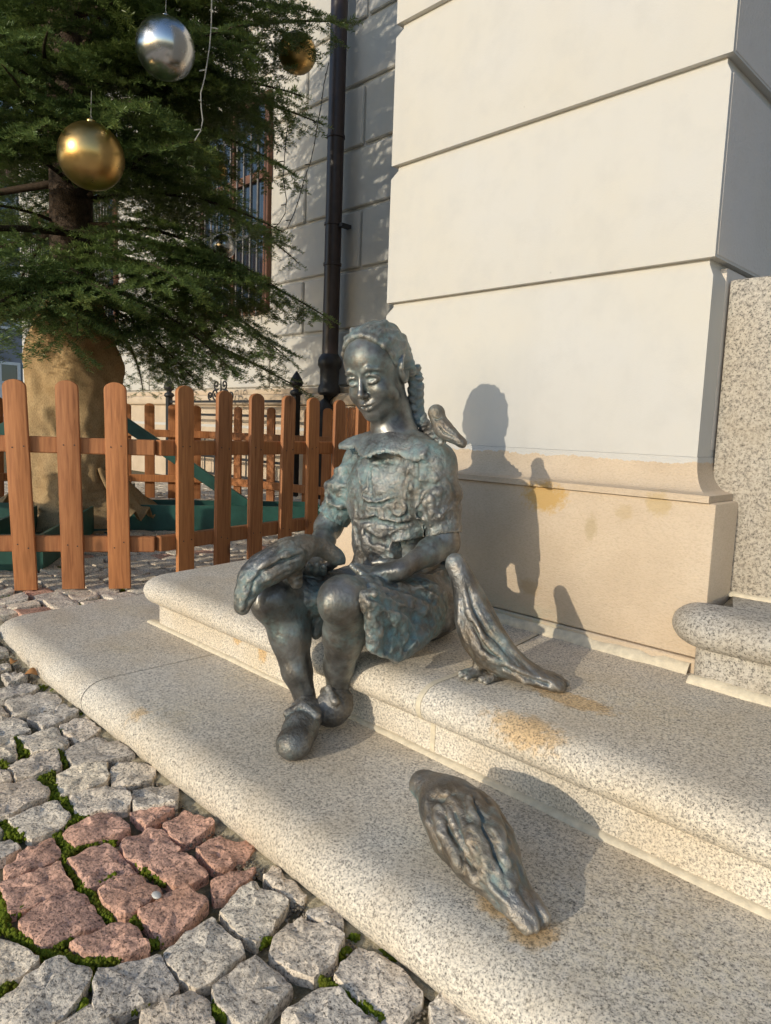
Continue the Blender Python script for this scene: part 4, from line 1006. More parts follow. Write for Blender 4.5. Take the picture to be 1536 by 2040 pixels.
far_house('distant_house', -30, -13.0, -2.2, 7.5, 'lower grey distant house at the left edge, farther down the street', 2, 4)
# ------------------------------------------------------------------ bronze figures: distance fields meshed with surface nets
class Field:
    def __init__(s, lo, hi, h):
        s.lo = np.array(lo, float); s.h = h; s.n = np.ceil((np.array(hi) - s.lo) / h).astype(int) + 1
        s.D = np.full(s.n, 1.0, dtype=np.float32); s.sc = 1.0
    def win(s, lo, hi):
        a = np.clip(np.floor((np.array(lo) - s.lo) / s.h).astype(int), 0, s.n); b = np.clip(np.ceil((np.array(hi) - s.lo) / s.h).astype(int) + 1, 0, s.n)
        if np.any(b <= a): return None
        ax = [(s.lo[i] + s.h * np.arange(a[i], b[i])).astype(np.float32) for i in range(3)]
        return tuple(slice(a[i], b[i]) for i in range(3)), np.meshgrid(*ax, indexing='ij', sparse=True)
    def put(s, lo, hi, fn, k=0.0, sub=False, inter=False):
        m = k + 3 * s.h; w = s.win(np.array(lo) - m, np.array(hi) + m)
        if w is None: return s
        sl, (X, Y, Z) = w; d = fn(X, Y, Z); o = s.D[sl]
        if sub:
            d = -d
            if k > 0:
                q = np.maximum(k - np.abs(o - d), 0); s.D[sl] = np.maximum(o, d) + q * q / (4 * k)
            else: s.D[sl] = np.maximum(o, d)
        else:
            if k > 0:
                q = np.maximum(k - np.abs(o - d), 0); s.D[sl] = np.minimum(o, d) - q * q / (4 * k)
            else: s.D[sl] = np.minimum(o, d)
        return s
    def cap(s, a, b, ra, rb, k=0.01, sub=False):
        ra, rb, k = ra * s.sc, rb * s.sc, k * s.sc
        a = np.array(a, float); b = np.array(b, float); d = b - a; dd = float(d @ d) + 1e-12; r = max(ra, rb)
        def fn(X, Y, Z):
            x, y, z = X - a[0], Y - a[1], Z - a[2]
            t = np.clip((x * d[0] + y * d[1] + z * d[2]) / dd, 0, 1)
            return np.sqrt((x - t * d[0]) ** 2 + (y - t * d[1]) ** 2 + (z - t * d[2]) ** 2) - (ra + (rb - ra) * t)
        return s.put(np.minimum(a, b) - r, np.maximum(a, b) + r, fn, k, sub)
    def chain(s, pts, rad, k=0.01, sub=False):
        rad = list(rad) if hasattr(rad, '__len__') else [rad] * len(pts)
        for i in range(len(pts) - 1): s.cap(pts[i], pts[i + 1], rad[i], rad[i + 1], k, sub)
        return s
    def ell(s, c, r, ax=None, k=0.01, sub=False):
        """ax: 3x3, columns are the axes of the radii"""
        c = np.array(c, float); r = np.array(r, float) * s.sc; k = k * s.sc; A_ = np.eye(3) if ax is None else np.array(ax, float)
        e = np.sqrt(((A_ * r) ** 2).sum(1))
        def fn(X, Y, Z):
            x, y, z = X - c[0], Y - c[1], Z - c[2]
            p = [(x * A_[0, i] + y * A_[1, i] + z * A_[2, i]) / r[i] for i in range(3)]
            k0 = np.sqrt(p[0] ** 2 + p[1] ** 2 + p[2] ** 2); k1 = np.sqrt((p[0] / r[0]) ** 2 + (p[1] / r[1]) ** 2 + (p[2] / r[2]) ** 2) + 1e-9
            return k0 * (k0 - 1) / k1
        return s.put(c - e, c + e, fn, k, sub)
    def box(s, c, half, ax=None, rad=0.004, k=0.005, sub=False):
        c = np.array(c, float); h = np.array(half, float); A_ = np.eye(3) if ax is None else np.array(ax, float)
        e = (np.abs(A_) * h).sum(1) + rad
        def fn(X, Y, Z):
            x, y, z = X - c[0], Y - c[1], Z - c[2]
            q = [np.abs(x * A_[0, i] + y * A_[1, i] + z * A_[2, i]) - h[i] for i in range(3)]
            o = np.sqrt(sum(np.maximum(v, 0) ** 2 for v in q)); i_ = np.minimum(np.maximum(np.maximum(q[0], q[1]), q[2]), 0)
            return o + i_ - rad
        return s.put(c - e, c + e, fn, k, sub)
    def cut(s, p, n, k=0.004, lo=None, hi=None):
        """remove everything on the side n points to"""
        p = np.array(p, float); n = norm(np.array(n, float))
        lo = s.lo if lo is None else lo; hi = s.lo + s.h * s.n if hi is None else hi
        return s.put(lo, hi, lambda X, Y, Z: -((X - p[0]) * n[0] + (Y - p[1]) * n[1] + (Z - p[2]) * n[2]), k, True)
    def mesh(s):
        D = s.D; ins = D < 0; n = np.array(D.shape) - 1
        cnt = np.zeros(n, np.int8)
        for dx in (0, 1):
            for dy in (0, 1):
                for dz in (0, 1): cnt += ins[dx:dx + n[0], dy:dy + n[1], dz:dz + n[2]]
        act = np.argwhere((cnt > 0) & (cnt < 8)); idm = np.full(n, -1, np.int32); idm[tuple(act.T)] = np.arange(len(act))
        P = np.zeros((len(act), 3)); W_ = np.zeros(len(act)); o = np.array([(a, b, c) for a in (0, 1) for b in (0, 1) for c in (0, 1)])
        for i in range(8):
            for j in range(i + 1, 8):
                if np.abs(o[i] - o[j]).sum() != 1: continue
                da = D[tuple((act + o[i]).T)]; db = D[tuple((act + o[j]).T)]; m = (da < 0) != (db < 0)
                t = np.where(m, da / (da - db + 1e-12), 0)
                P += np.where(m[:, None], o[i] + (o[j] - o[i]) * t[:, None], 0); W_ += m
        V = s.lo + s.h * (act + P / W_[:, None]); Q = []
        for ax in range(3):
            sl0 = [slice(None)] * 3; sl1 = [slice(None)] * 3; sl0[ax] = slice(0, -1); sl1[ax] = slice(1, None)
            a = ins[tuple(sl0)]; b = ins[tuple(sl1)]; e = np.argwhere(a != b); u, v = (ax + 1) % 3, (ax + 2) % 3
            ok = (e[:, u] > 0) & (e[:, v] > 0) & (e[:, u] < n[u]) & (e[:, v] < n[v]) & (e[:, ax] < n[ax]); e = e[ok]; fl = a[tuple(e.T)]
            ids = []
            for du, dv in ((-1, -1), (0, -1), (0, 0), (-1, 0)):
                q = e.copy(); q[:, u] += du; q[:, v] += dv; ids.append(idm[tuple(q.T)])
            q = np.stack(ids, 1); q[~fl] = q[~fl][:, ::-1]; Q.append(q)
        return V, np.concatenate(Q)

def relax(V, F, it=1, f=0.5):
    e = np.concatenate([F[:, [0, 1]], F[:, [1, 2]], F[:, [2, 3]], F[:, [3, 0]]])
    for _ in range(it):
        acc = np.zeros_like(V); c = np.zeros(len(V))
        for d in range(3):
            acc[:, d] = np.bincount(e[:, 0], V[e[:, 1], d], len(V)) + np.bincount(e[:, 1], V[e[:, 0], d], len(V))
        c = np.bincount(e[:, 0], minlength=len(V)) + np.bincount(e[:, 1], minlength=len(V))
        V = V + f * (acc / np.maximum(c, 1)[:, None] - V)
    return V
def normals(V, F):
    nrm = np.cross(V[F[:, 2]] - V[F[:, 0]], V[F[:, 3]] - V[F[:, 1]]); out = np.zeros_like(V)
    for i in range(4):
        for d in range(3): out[:, d] += np.bincount(F[:, i], nrm[:, d], len(V))
    return out / (np.linalg.norm(out, axis=1)[:, None] + 1e-12)
def ridged(P): return 1 - 2 * np.abs(noise3(P)) * 1.6
def finish(fld, name, mat, parent, disp, it=2):
    V, F = fld.mesh(); V = relax(V, F, it); N_ = normals(V, F); V = V + N_ * disp(V, N_)[:, None]
    o = link(name, mesh_np(name, V - np.array(parent.location), F), mat, parent, True); return o
def rough(a1, f1, a2=0.0, f2=120, st=(1, 1, 1)):
    st = np.array(st)
    return lambda V, N_: a1 * noise3(V * f1 * st) + a2 * ridged(V * f2 * st)

# ---- the girl -------------------------------------------------------------
girl = empty('girl_statue', (-1.15, 1.15, Z2), 0, 'patinated bronze statue of a seated girl with a long braid feeding birds', 'statue')
def frame(yaw, pitch, roll):
    f0 = np.array([math.sin(yaw), -math.cos(yaw), 0]); l0 = np.array([math.cos(yaw), math.sin(yaw), 0]); up = np.array([0, 0, 1.0])
    f = f0 * math.cos(pitch) - up * math.sin(pitch); u = up * math.cos(pitch) + f0 * math.sin(pitch)
    l = l0 * math.cos(roll) + u * math.sin(roll); u2 = u * math.cos(roll) - l0 * math.sin(roll)
    return np.stack([f, l, u2], 1)
HC = np.array([-1.1812, 1.1207, 0.8565]); HF = frame(RAD(16), RAD(15), RAD(8))
HS = 0.83
def hp(f, l, u): return HC + HF @ np.array([f, l, u]) * HS
def hd(f, l, u): return HF @ np.array([f, l, u])
NECK0 = np.array([-1.152, 1.165, 0.703])
SHL, SHR = np.array([-1.035, 1.165, 0.640]), np.array([-1.285, 1.20, 0.638])
ELL, WRL = ony(884, 1082, 1.165), ony(802, 1134, 1.035)
ELR, WRR = np.array([-1.352, 1.135, 0.468]), np.array([-1.225, 0.985, 0.395])
KNL, ANL = np.array([-1.000, 0.885, 0.385]), ony(672, 1372, 0.962)
KNR, ANR = np.array([-1.185, 0.858, 0.352]), ony(607, 1388, 0.905)
HIPL, HIPR = np.array([-1.075, 1.20, 0.315]), np.array([-1.215, 1.21, 0.315])

body = Field((-1.46, 0.78, 0.10), (-0.92, 1.32, 1.0), 0.0022)
# head
body.sc = HS
body.ell(hp(-0.014, 0, 0.030), (0.098, 0.079, 0.088), HF, 0.0)
body.ell(hp(0.022, 0, -0.048), (0.065, 0.061, 0.080), HF, 0.03)
body.ell(hp(0.036, 0, 0.024), (0.058, 0.064, 0.058), HF, 0.02)             # forehead
body.ell(hp(0.064, 0, -0.112), (0.021, 0.023, 0.018), HF, 0.022)            # chin
for sg in (-1, 1):
    body.ell(hp(0.052, sg * 0.036, -0.056), (0.031, 0.029, 0.030), HF, 0.018)  # cheeks
    body.cap(hp(0.03, sg * 0.052, -0.080), hp(0.058, sg * 0.012, -0.116), 0.016, 0.014, 0.02)
body.cap(hp(0.087, 0, -0.008), hp(0.104, 0, -0.053), 0.0060, 0.0090, 0.010)   # nose
body.ell(hp(0.106, 0, -0.055), (0.010, 0.0095, 0.0085), HF, 0.006)
for sg in (-1, 1): body.ell(hp(0.095, sg * 0.0110, -0.058), (0.009, 0.0065, 0.0065), HF, 0.004)
for sg in (-1, 1):
    body.ell(hp(0.097, sg * 0.031, -0.014), (0.0150, 0.020, 0.0120), HF, 0.012, True)       # socket
    body.ell(hp(0.0715, sg * 0.031, -0.019), (0.0165, 0.0185, 0.0150), HF, 0.003)           # eyeball
    up_ = [(0.0775, sg * 0.0125, -0.0190), (0.0865, sg * 0.020, -0.0085), (0.0885, sg * 0.031, -0.0060), (0.084, sg * 0.042, -0.0095), (0.075, sg * 0.0495, -0.0185)]
    lo_ = [(0.0775, sg * 0.0140, -0.0215), (0.0850, sg * 0.022, -0.0275), (0.0855, sg * 0.031, -0.0295), (0.081, sg * 0.041, -0.0275), (0.075, sg * 0.0480, -0.0215)]
    body.chain([hp(*q) for q in up_], [0.002, 0.0036, 0.0040, 0.0036, 0.002], 0.002)
    body.chain([hp(*q) for q in lo_], [0.0016, 0.0026, 0.0028, 0.0026, 0.0016], 0.003)
    body.chain([hp(0.0875, sg * 0.0195 - 0.001, -0.0180), hp(0.0885, sg * 0.030 - 0.001, -0.0170), hp(0.0845, sg * 0.0400, -0.0185)], [0.0036, 0.0066, 0.0040], 0.0, True)   # gaze
    body.chain([hp(0.092, sg * 0.013, 0.003), hp(0.090, sg * 0.030, 0.0105), hp(0.074, sg * 0.052, 0.003)], [0.002, 0.0032, 0.002], 0.010)   # brow
for sg in (-1, 1): body.ell(hp(0.1050, sg * 0.0065, -0.0645), (0.005, 0.0034, 0.0030), HF, 0.001, True)
# mouth, smiling
body.ell(hp(0.074, 0, -0.083), (0.021, 0.031, 0.016), HF, 0.012)
body.chain([hp(0.068, -0.031, -0.0740), hp(0.088, -0.013, -0.0830), hp(0.0945, 0, -0.0820), hp(0.088, 0.013, -0.0830), hp(0.068, 0.031, -0.0740)], [0.0015, 0.0040, 0.0044, 0.0040, 0.0015], 0.003)
body.chain([hp(0.068, -0.028, -0.0790), hp(0.0860, -0.012, -0.0940), hp(0.0900, 0, -0.0960), hp(0.0860, 0.012, -0.0940), hp(0.068, 0.028, -0.0790)], [0.0015, 0.0046, 0.0054, 0.0046, 0.0015], 0.003)
body.chain([hp(0.070, -0.036, -0.0720), hp(0.0900, -0.013, -0.0880), hp(0.0975, 0, -0.0885), hp(0.0900, 0.013, -0.0880), hp(0.070, 0.036, -0.0720)], [0.0024, 0.0027, 0.0027, 0.0027, 0.0024], 0.001, True)
for sg in (-1, 1): body.ell(hp(0.066, sg * 0.038, -0.073), (0.006, 0.004, 0.006), HF, 0.006, True)
# ears
for sg in (-1, 1):
    E0 = hp(-0.016, sg * 0.069, -0.014); EA = np.stack([hd(0.95, sg * 0.22, 0.2), hd(-0.30, sg * 0.95, 0), hd(-0.2, 0.05, 0.97)], 1)
    body.ell(E0, (0.026, 0.0125, 0.037), EA, 0.010)
    body.ell(E0 + EA @ np.array([0.004, 0.013, 0.002]), (0.0165, 0.0100, 0.026), EA, 0.004, True)
    rim = [E0 + EA @ np.array([0.0235 * math.cos(t), 0.0095, 0.0345 * math.sin(t)]) * HS for t in np.linspace(RAD(-5), RAD(275), 14)]
    body.chain(rim, [0.0050] * 13 + [0.008], 0.004)
# neck
body.sc = 1.0
body.chain([hp(-0.030, 0, -0.055), NECK0 * 0.5 + hp(-0.03, 0, -0.07) * 0.5, NECK0 + np.array([0, 0.01, -0.03])], [0.042, 0.040, 0.050], 0.03)
body.cap(NECK0 + [0, 0, -0.02], SHL + [-0.02, 0, 0.015], 0.045, 0.04, 0.04); body.cap(NECK0 + [0, 0, -0.02], SHR + [0.02, 0, 0.015], 0.045, 0.04, 0.04)
body.ell((-1.16, 1.19, 0.55), (0.11, 0.075, 0.11), None, 0.05); body.ell((-1.15, 1.20, 0.40), (0.10, 0.08, 0.14), None, 0.05)
# arms
for sh, el, wr in ((SHL, ELL, WRL), (SHR, ELR, WRR)):
    body.chain([sh, el], [0.046, 0.035], 0.02)
    m = el * 0.65 + wr * 0.35
    body.chain([el, m, wr], [0.0305, 0.0275, 0.0190], 0.015)
# legs: bare knees and shins
def leg(hip, kn, an, out):
    body.chain([hip, kn], [0.070, 0.047], 0.02)
    fw = norm(np.array([kn[0] - hip[0], kn[1] - hip[1], 0])); sh = norm(an - kn)
    body.ell(kn + fw * 0.012 + np.array([0, 0, 0.002]), (0.040, 0.039, 0.044), None, 0.02)
    body.ell(kn + fw * 0.036 + np.array([0, 0, -0.004]), (0.016, 0.022, 0.026), None, 0.02)
    L = np.linalg.norm(an - kn)
    body.chain([kn, kn + sh * L * 0.35 - fw * 0.006, kn + sh * L * 0.72, an], [0.041, 0.0375, 0.0295, 0.0240], 0.02)
    body.ell(kn + sh * L * 0.36 - fw * 0.018, (0.031, 0.032, 0.058), None, 0.03)
leg(HIPL, KNL, ANL, 1); leg(HIPR, KNR, ANR, -1)
# hands: palm, four fingers, thumb
def hand(wr, d, palm_n, side, curl, th=0.35):
    """d: towards the fingertips, palm_n: out of the palm, side: towards the little finger"""
    d = norm(d); palm_n = norm(palm_n - d * (palm_n @ d)); sd = norm(side - d * (side @ d) - palm_n * (side @ palm_n))
    p0 = wr + d * 0.004; p1 = wr + d * 0.050
    body.box(wr + d * 0.032, (0.026, 0.020, 0.006), np.stack([d, sd, palm_n], 1), 0.007, 0.012)
    body.cap(wr, p1, 0.018, 0.016, 0.014)
    for i, (o, l, r) in enumerate(((-0.021, 0.050, 0.0078), (-0.0075, 0.056, 0.0080), (0.0070, 0.052, 0.0076), (0.0205, 0.041, 0.0068))):
        b = wr + d * (0.056 - 0.002 * abs(i - 1)) + sd * o; c = curl * (0.9 + 0.1 * i); spread = sd * (o * 2.2)
        dirs = [norm(d + spread + palm_n * math.tan(min(1.2, c * f))) for f in (0.35, 0.9, 1.4)]
        q = [b, b + dirs[0] * l * 0.45]; q.append(q[-1] + dirs[1] * l * 0.32); q.append(q[-1] + dirs[2] * l * 0.25)
        body.chain(q, [r * 1.08, r, r * 0.92, r * 0.75], 0.0035)
    tb = wr + d * 0.016 - sd * 0.020 + palm_n * 0.004; t1 = tb + norm(d * 0.6 - sd * 0.8 + palm_n * th) * 0.026; t2 = t1 + norm(d * 0.9 - sd * 0.35 + palm_n * th) * 0.022; t3 = t2 + norm(d + palm_n * th) * 0.016
    body.chain([tb, t1, t2, t3], [0.012, 0.0098, 0.0085, 0.0065], 0.006)
dl = norm(ony(722, 1147, 0.985) - WRL)
hand(WRL, dl, np.array([0.0, -0.2, 1.0]), np.array([0.6, -0.8, 0]), 0.55, 0.05)
dr = norm(np.array([-1.155, 0.93, 0.405]) - WRR)
hand(WRR, dr, np.array([0.1, -0.1, 1.0]), np.array([-0.7, -0.7, 0]), 0.55)
finish(body, 'body', MAT['bronze_skin'], girl, lambda V, N_: np.clip((0.74 - V[:, 2]) / 0.05, 0.12, 1.0) * (0.0013 * noise3(V * 36) + 0.0004 * ridged(V * 110)), 4)

# hair: cap with combed strands and the braid
hair = Field((-1.32, 0.98, 0.58), (-0.90, 1.34, 1.0), 0.0022)
hair.sc = HS
hair.ell(hp(-0.020, 0, 0.036), (0.106, 0.086, 0.091), HF, 0.0)
hair.ell(hp(-0.055, 0, 0.0), (0.07, 0.074, 0.075), HF, 0.03)
n_ = norm(np.array([0.90, 0, -0.44]))
def hairline(X, Y, Z):
    x, y, z = X - HC[0], Y - HC[1], Z - HC[2]; f, l, u = [(x * HF[0, i] + y * HF[1, i] + z * HF[2, i]) / HS for i in range(3)]
    return -(f * n_[0] + u * n_[2] - 0.014 + 0.0025 * np.sin(l * 47 + 1.3)) * HS
hair.put(hair.lo, hair.lo + hair.h * hair.n, hairline, 0.004, True)
for sg in (-1, 1):
    hair.ell(hp(0.004, sg * 0.088, -0.018), (0.026, 0.024, 0.032), HF, 0.006, True)      # round the ears
    def onhead(q, k_=1.0):
        v = np.array(q) - np.array([-0.02, 0, 0.036]); k = np.linalg.norm(v / np.array([0.106, 0.086, 0.091])); return np.array([-0.02, 0, 0.036]) + v / k * k_
    hl = []
    for l in np.linspace(0.004, 0.070, 6):
        u = 0.095 - 13.0 * l * l; f = (0.012 + 0.44 * u) / 0.90; hl.append(hp(*onhead((f - 0.004, sg * l, u), 0.985)))
    hair.chain(hl, [0.004, 0.005, 0.0045, 0.005, 0.004, 0.004], 0.010)
    hair.chain([hl[-1], hp(*onhead((0.016, sg * 0.074, 0.005), 0.97)), hp(*onhead((0.012, sg * 0.074, -0.022), 0.96))], [0.006, 0.006, 0.003], 0.008)
    for i, l in enumerate((0.012, 0.036, 0.056)):
        u = 0.095 - 13.0 * l * l; f = (0.012 + 0.44 * u) / 0.90
        hair.chain([hp(*onhead(q, 0.985)) for q in ((f - 0.006, sg * l, u), (f - 0.035, sg * (l + 0.014), u + 0.010), (f - 0.075, sg * (l + 0.022), u - 0.004), (-0.085, sg * 0.05, 0.02 - 0.01 * i))], [0.006, 0.008, 0.008, 0.006], 0.012)
    hair.chain([hp(-0.03, sg * 0.066, 0.03), hp(-0.05, sg * 0.070, 0.0), hp(-0.058, sg * 0.072, -0.03)], [0.02, 0.02, 0.018], 0.012)
hair.sc = 1.0
def braid(pts, r0, r1, n):
    P = np.array(pts); cl = np.concatenate([[0], np.cumsum(np.linalg.norm(P[1:] - P[:-1], axis=1))]); t = np.interp(np.linspace(0, cl[-1], n), cl, np.arange(len(P)))
    Q = np.array([P[min(int(x), len(P) - 2)] * (1 - (x - min(int(x), len(P) - 2))) + P[min(int(x), len(P) - 2) + 1] * (x - min(int(x), len(P) - 2)) for x in t])
    for i in range(n - 1):
        d = norm(Q[i + 1] - Q[i]); s1 = norm(np.cross(d, np.array([0.7, -0.7, 0.1]))); r = r0 + (r1 - r0) * i / n; sg = 1 if i % 2 else -1
        ax0 = norm(d * 0.75 - s1 * sg * 0.65); ax1 = norm(np.cross(ax0, np.array([0.7, -0.7, 0.0]))); ax2 = np.cross(ax0, ax1)
        hair.ell(Q[i] + s1 * sg * r * 0.45, (r * 1.15, r * 0.72, r * 0.85), np.stack([ax0, ax1, ax2], 1), 0.0025)
bp = [(822, 742, 1.63), (829, 765, 1.635), (828, 795, 1.64), (832, 825, 1.645), (846, 850, 1.635), (866, 868, 1.60), (885, 884, 1.58)]
braid([ond(*q) for q in bp], 0.0165, 0.0110, 24)
def strands(V, N_):
    L = (V - HC) @ HF; a = np.arctan2(L[:, 1], L[:, 2] + 0.02); w = noise3(np.c_[L[:, 0] * 14, a * 2.2, a * 0]) * 1.2
    head = np.clip((V[:, 2] - 0.80) / 0.03, 0, 1) * np.clip(-(L[:, 0] / HS * n_[0] + L[:, 2] / HS * n_[2] - 0.014) / 0.03, 0.15, 1)
    return head * (0.0005 * np.sin(a * 21 + w * 5) + 0.0042 * noise3(np.c_[L[:, 0] * 20, a * 4.5, a * 0 + 3]) - 0.0022 * ridged(np.c_[L[:, 0] * 22 + w, a * 7, a * 0])) + 0.0009 * noise3(V * 70)
finish(hair, 'hair', MAT['bronze'], girl, strands, 4)

# dress with pinafore, rolled sleeves and a spread collar
dress = Field((-1.48, 0.80, 0.20), (-0.86, 1.40, 0.74), 0.0032)
dress.ell((-1.160, 1.170, 0.565), (0.128, 0.092, 0.120), None, 0.0)
dress.ell((-1.155, 1.185, 0.44), (0.115, 0.098, 0.130), None, 0.05)
dress.ell((-1.150, 1.215, 0.335), (0.122, 0.112, 0.105), None, 0.05)
dress.ell((-1.12, 1.225, 0.285), (0.118, 0.105, 0.062), None, 0.03)
dress.cap(SHL, SHR, 0.052, 0.052, 0.03)
# sleeves
for sh, el, sg in ((SHL, ELL, 1), (SHR, ELR, -1)):
    d = norm(el - sh); m = sh + (el - sh) * 0.74
    dress.chain([sh + np.array([0, 0, 0.002]), sh + (el - sh) * 0.45, m], [0.055, 0.050, 0.042], 0.02)
    x = norm(np.cross(d, [0, 1, 0])); y = np.cross(d, x)
    for off, r in ((0.80, 0.0435), (0.97, 0.0445)):
        c = sh + (el - sh) * off
    c0, c1 = sh + (el - sh) * 0.66, sh + (el - sh) * 0.86
    dress.cap(c0, c1, 0.0455, 0.0445, 0.004)
    # flatten the cap ends of the cuff and hollow it
    dress.cut(c1 + d * 0.006, d, 0.003, c1 - 0.08, c1 + 0.08 + d * 0.03)
    dress.cap(c1 - d * 0.010, c1 + d * 0.06, 0.039, 0.039, 0.002, True)
    for ff in (0.25, 0.42, 0.6):
        c = sh + (el - sh) * ff; dress.chain([c + x * 0.052 * math.cos(t) + y * 0.052 * math.sin(t) + d * 0.016 * math.sin(2 * t + ff * 9) for t in np.linspace(0.3, 3.6, 7)], [0.002, 0.006, 0.008, 0.007, 0.008, 0.006, 0.002], 0.012)
# skirt over the thighs with the web of cloth between them
for hip, kn, r0, r1 in ((HIPL, KNL, 0.080, 0.055), (HIPR, KNR, 0.080, 0.053)):
    e = hip + (kn - hip) * 0.86; dress.cap(hip, e, r0, r1, 0.03)
mid0 = (HIPL + HIPR) / 2 + [0, 0, 0.0]; mid1 = (KNL + KNR) / 2 + np.array([-0.005, 0.035, -0.012])
dress.cap(mid0, mid1 + np.array([0, 0.04, 0]), 0.070, 0.030, 0.05)
w0 = ond(592, 1178, 1.54); w1 = ond(640, 1190, 1.53); w2 = ond(634, 1262, 1.53); w3 = ond(612, 1215, 1.54)
dress.chain([w0, w1], [0.020, 0.022], 0.03); dress.chain([w0, w3, w2], [0.018, 0.016, 0.009], 0.02); dress.chain([w1, w2], [0.020, 0.010], 0.02)
# hollow lap where the cloth sags
dress.ell((KNL + KNR) / 2 + [0.0, 0.035, 0.058], (0.045, 0.06, 0.045), None, 0.03, True)
# fold hanging over the outer side of her left thigh
q0, q1, q2, q3 = ond(735, 1195, 1.335), ond(785, 1225, 1.375), ond(790, 1305, 1.385), ond(742, 1285, 1.345)
dress.chain([q0, q1], [0.024, 0.024], 0.025); dress.chain([q1, q2], [0.020, 0.014], 0.015); dress.chain([q0, q3], [0.018, 0.013], 0.015); dress.chain([q3, q2], [0.011, 0.013], 0.015)
dress.chain([(q0 + q1) / 2, (q2 + q3) / 2], [0.022, 0.011], 0.025)
dress.cap(ond(805, 1275, 1.42), ond(848, 1225, 1.52), 0.038, 0.050, 0.03); dress.cap(ond(790, 1220, 1.42), ond(850, 1190, 1.52), 0.034, 0.040, 0.03)
# creases of the skirt running to the hip
# pinafore bib, straps, buttons, pocket and waist folds on the chest
def pick(f, px, py, t0=0.9, t1=2.0):
    d = ray(px, py); d = d / np.linalg.norm(d); T = np.arange(t0, t1, 0.0015); P = CAM_P + d * T[:, None]; I = np.round((P - f.lo) / f.h).astype(int)
    ok = np.all((I >= 0) & (I < f.n), axis=1); I[~ok] = 0; h = ok & (f.D[tuple(I.T)] < 0); k = np.argmax(h)
    return P[k] if h[k] else None
def groove(f, pts, r, k=0.004, sub=False):
    q = [p for p in (pick(f, x, y) for x, y in pts) if p is not None]
    if len(q) > 1: f.chain(q, [r * 0.5] + [r] * (len(q) - 2) + [r * 0.5], k, sub)
def onchest(px, py, extra=0.0):
    """point on the dress front under a pixel"""
    d = ray(px, py); d = d / np.linalg.norm(d); t0, t1 = 1.1, 1.9; best = None
    for t in np.arange(t0, t1, 0.002):
        p = CAM_P + d * t; i = np.round((p - dress.lo) / dress.h).astype(int)
        if np.all(i >= 0) and np.all(i < dress.n) and dress.D[tuple(i)] < 0: return p - d * extra
    return None
def ridge(pts, r, k=0.006, sub=False, extra=0.0):
    q = [onchest(x, y, extra) for x, y in pts]; q = [p for p in q if p is not None]
    if len(q) > 1: dress.chain(q, [r * 0.6] + [r] * (len(q) - 2) + [r * 0.6], k, sub)
BTN = [onchest(728, 985), onchest(793, 1012)]
ridge([(737, 935), (735, 965), (738, 990)], 0.004, 0.005, True); ridge([(740, 925), (765, 918), (800, 925)], 0.0035, 0.005, True)
ridge([(722, 998), (750, 1000), (795, 985)], 0.0045); ridge([(722, 1004), (755, 1006), (790, 994)], 0.0035, 0.004, True)
ridge([(716, 1032), (745, 1028), (790, 1040), (815, 1036)], 0.005); ridge([(716, 1039), (745, 1036), (790, 1047), (815, 1043)], 0.0045, 0.006, True)
ridge([(815, 930), (808, 960), (806, 990)], 0.006); ridge([(828, 920), (826, 960), (832, 1010), (842, 1050)], 0.006, 0.006, True)
ridge([(712, 930), (718, 960), (722, 985)], 0.006); ridge([(726, 1060), (742, 1075), (765, 1082), (790, 1066)], 0.007, 0.008, True); ridge([(722, 1055), (728, 1080)], 0.004)
ridge([(850, 985), (838, 1010), (850, 1040), (842, 1070)], 0.007, 0.008, True); ridge([(858, 990), (864, 1020), (856, 1050)], 0.007); ridge([(708, 1020), (704, 1050), (712, 1085)], 0.006)
ridge([(765, 1090), (780, 1110), (775, 1130)], 0.006); ridge([(815, 1060), (808, 1090), (812, 1110)], 0.006); ridge([(830, 1080), (835, 1110)], 0.006)
for b, r in ((BTN[0], 0.015), (BTN[1], 0.021)):
    if b is None: continue
    nb = norm(np.array([0.45, -0.88, 0.12])); u2 = norm(np.cross(nb, [0, 0, 1])); v2 = np.cross(u2, nb)
    dress.ell(b, (0.007, r, r), np.stack([nb, u2, v2], 1), 0.003); dress.ell(b + nb * 0.008, (0.005, r * 0.72, r * 0.72), np.stack([nb, u2, v2], 1), 0.002, True)
for pts, r, sb in (([(700, 1172), (740, 1168), (800, 1185), (850, 1210)], 0.007, False), ([(735, 1190), (780, 1200), (830, 1230), (862, 1240)], 0.006, True), ([(745, 1185), (790, 1190), (845, 1222)], 0.005, False), ([(800, 1165), (840, 1172), (872, 1190)], 0.007, False), ([(800, 1174), (840, 1182), (868, 1200)], 0.006, True),
                   ([(740, 1225), (755, 1260), (750, 1290)], 0.005, False), ([(765, 1225), (778, 1260), (772, 1300)], 0.005, True), ([(700, 1195), (712, 1215), (725, 1240)], 0.005, True), ([(815, 1240), (825, 1265), (812, 1290)], 0.006, True), ([(735, 1295), (760, 1305), (790, 1318)], 0.004, False)):
    ridge(pts, r, 0.010, sb)
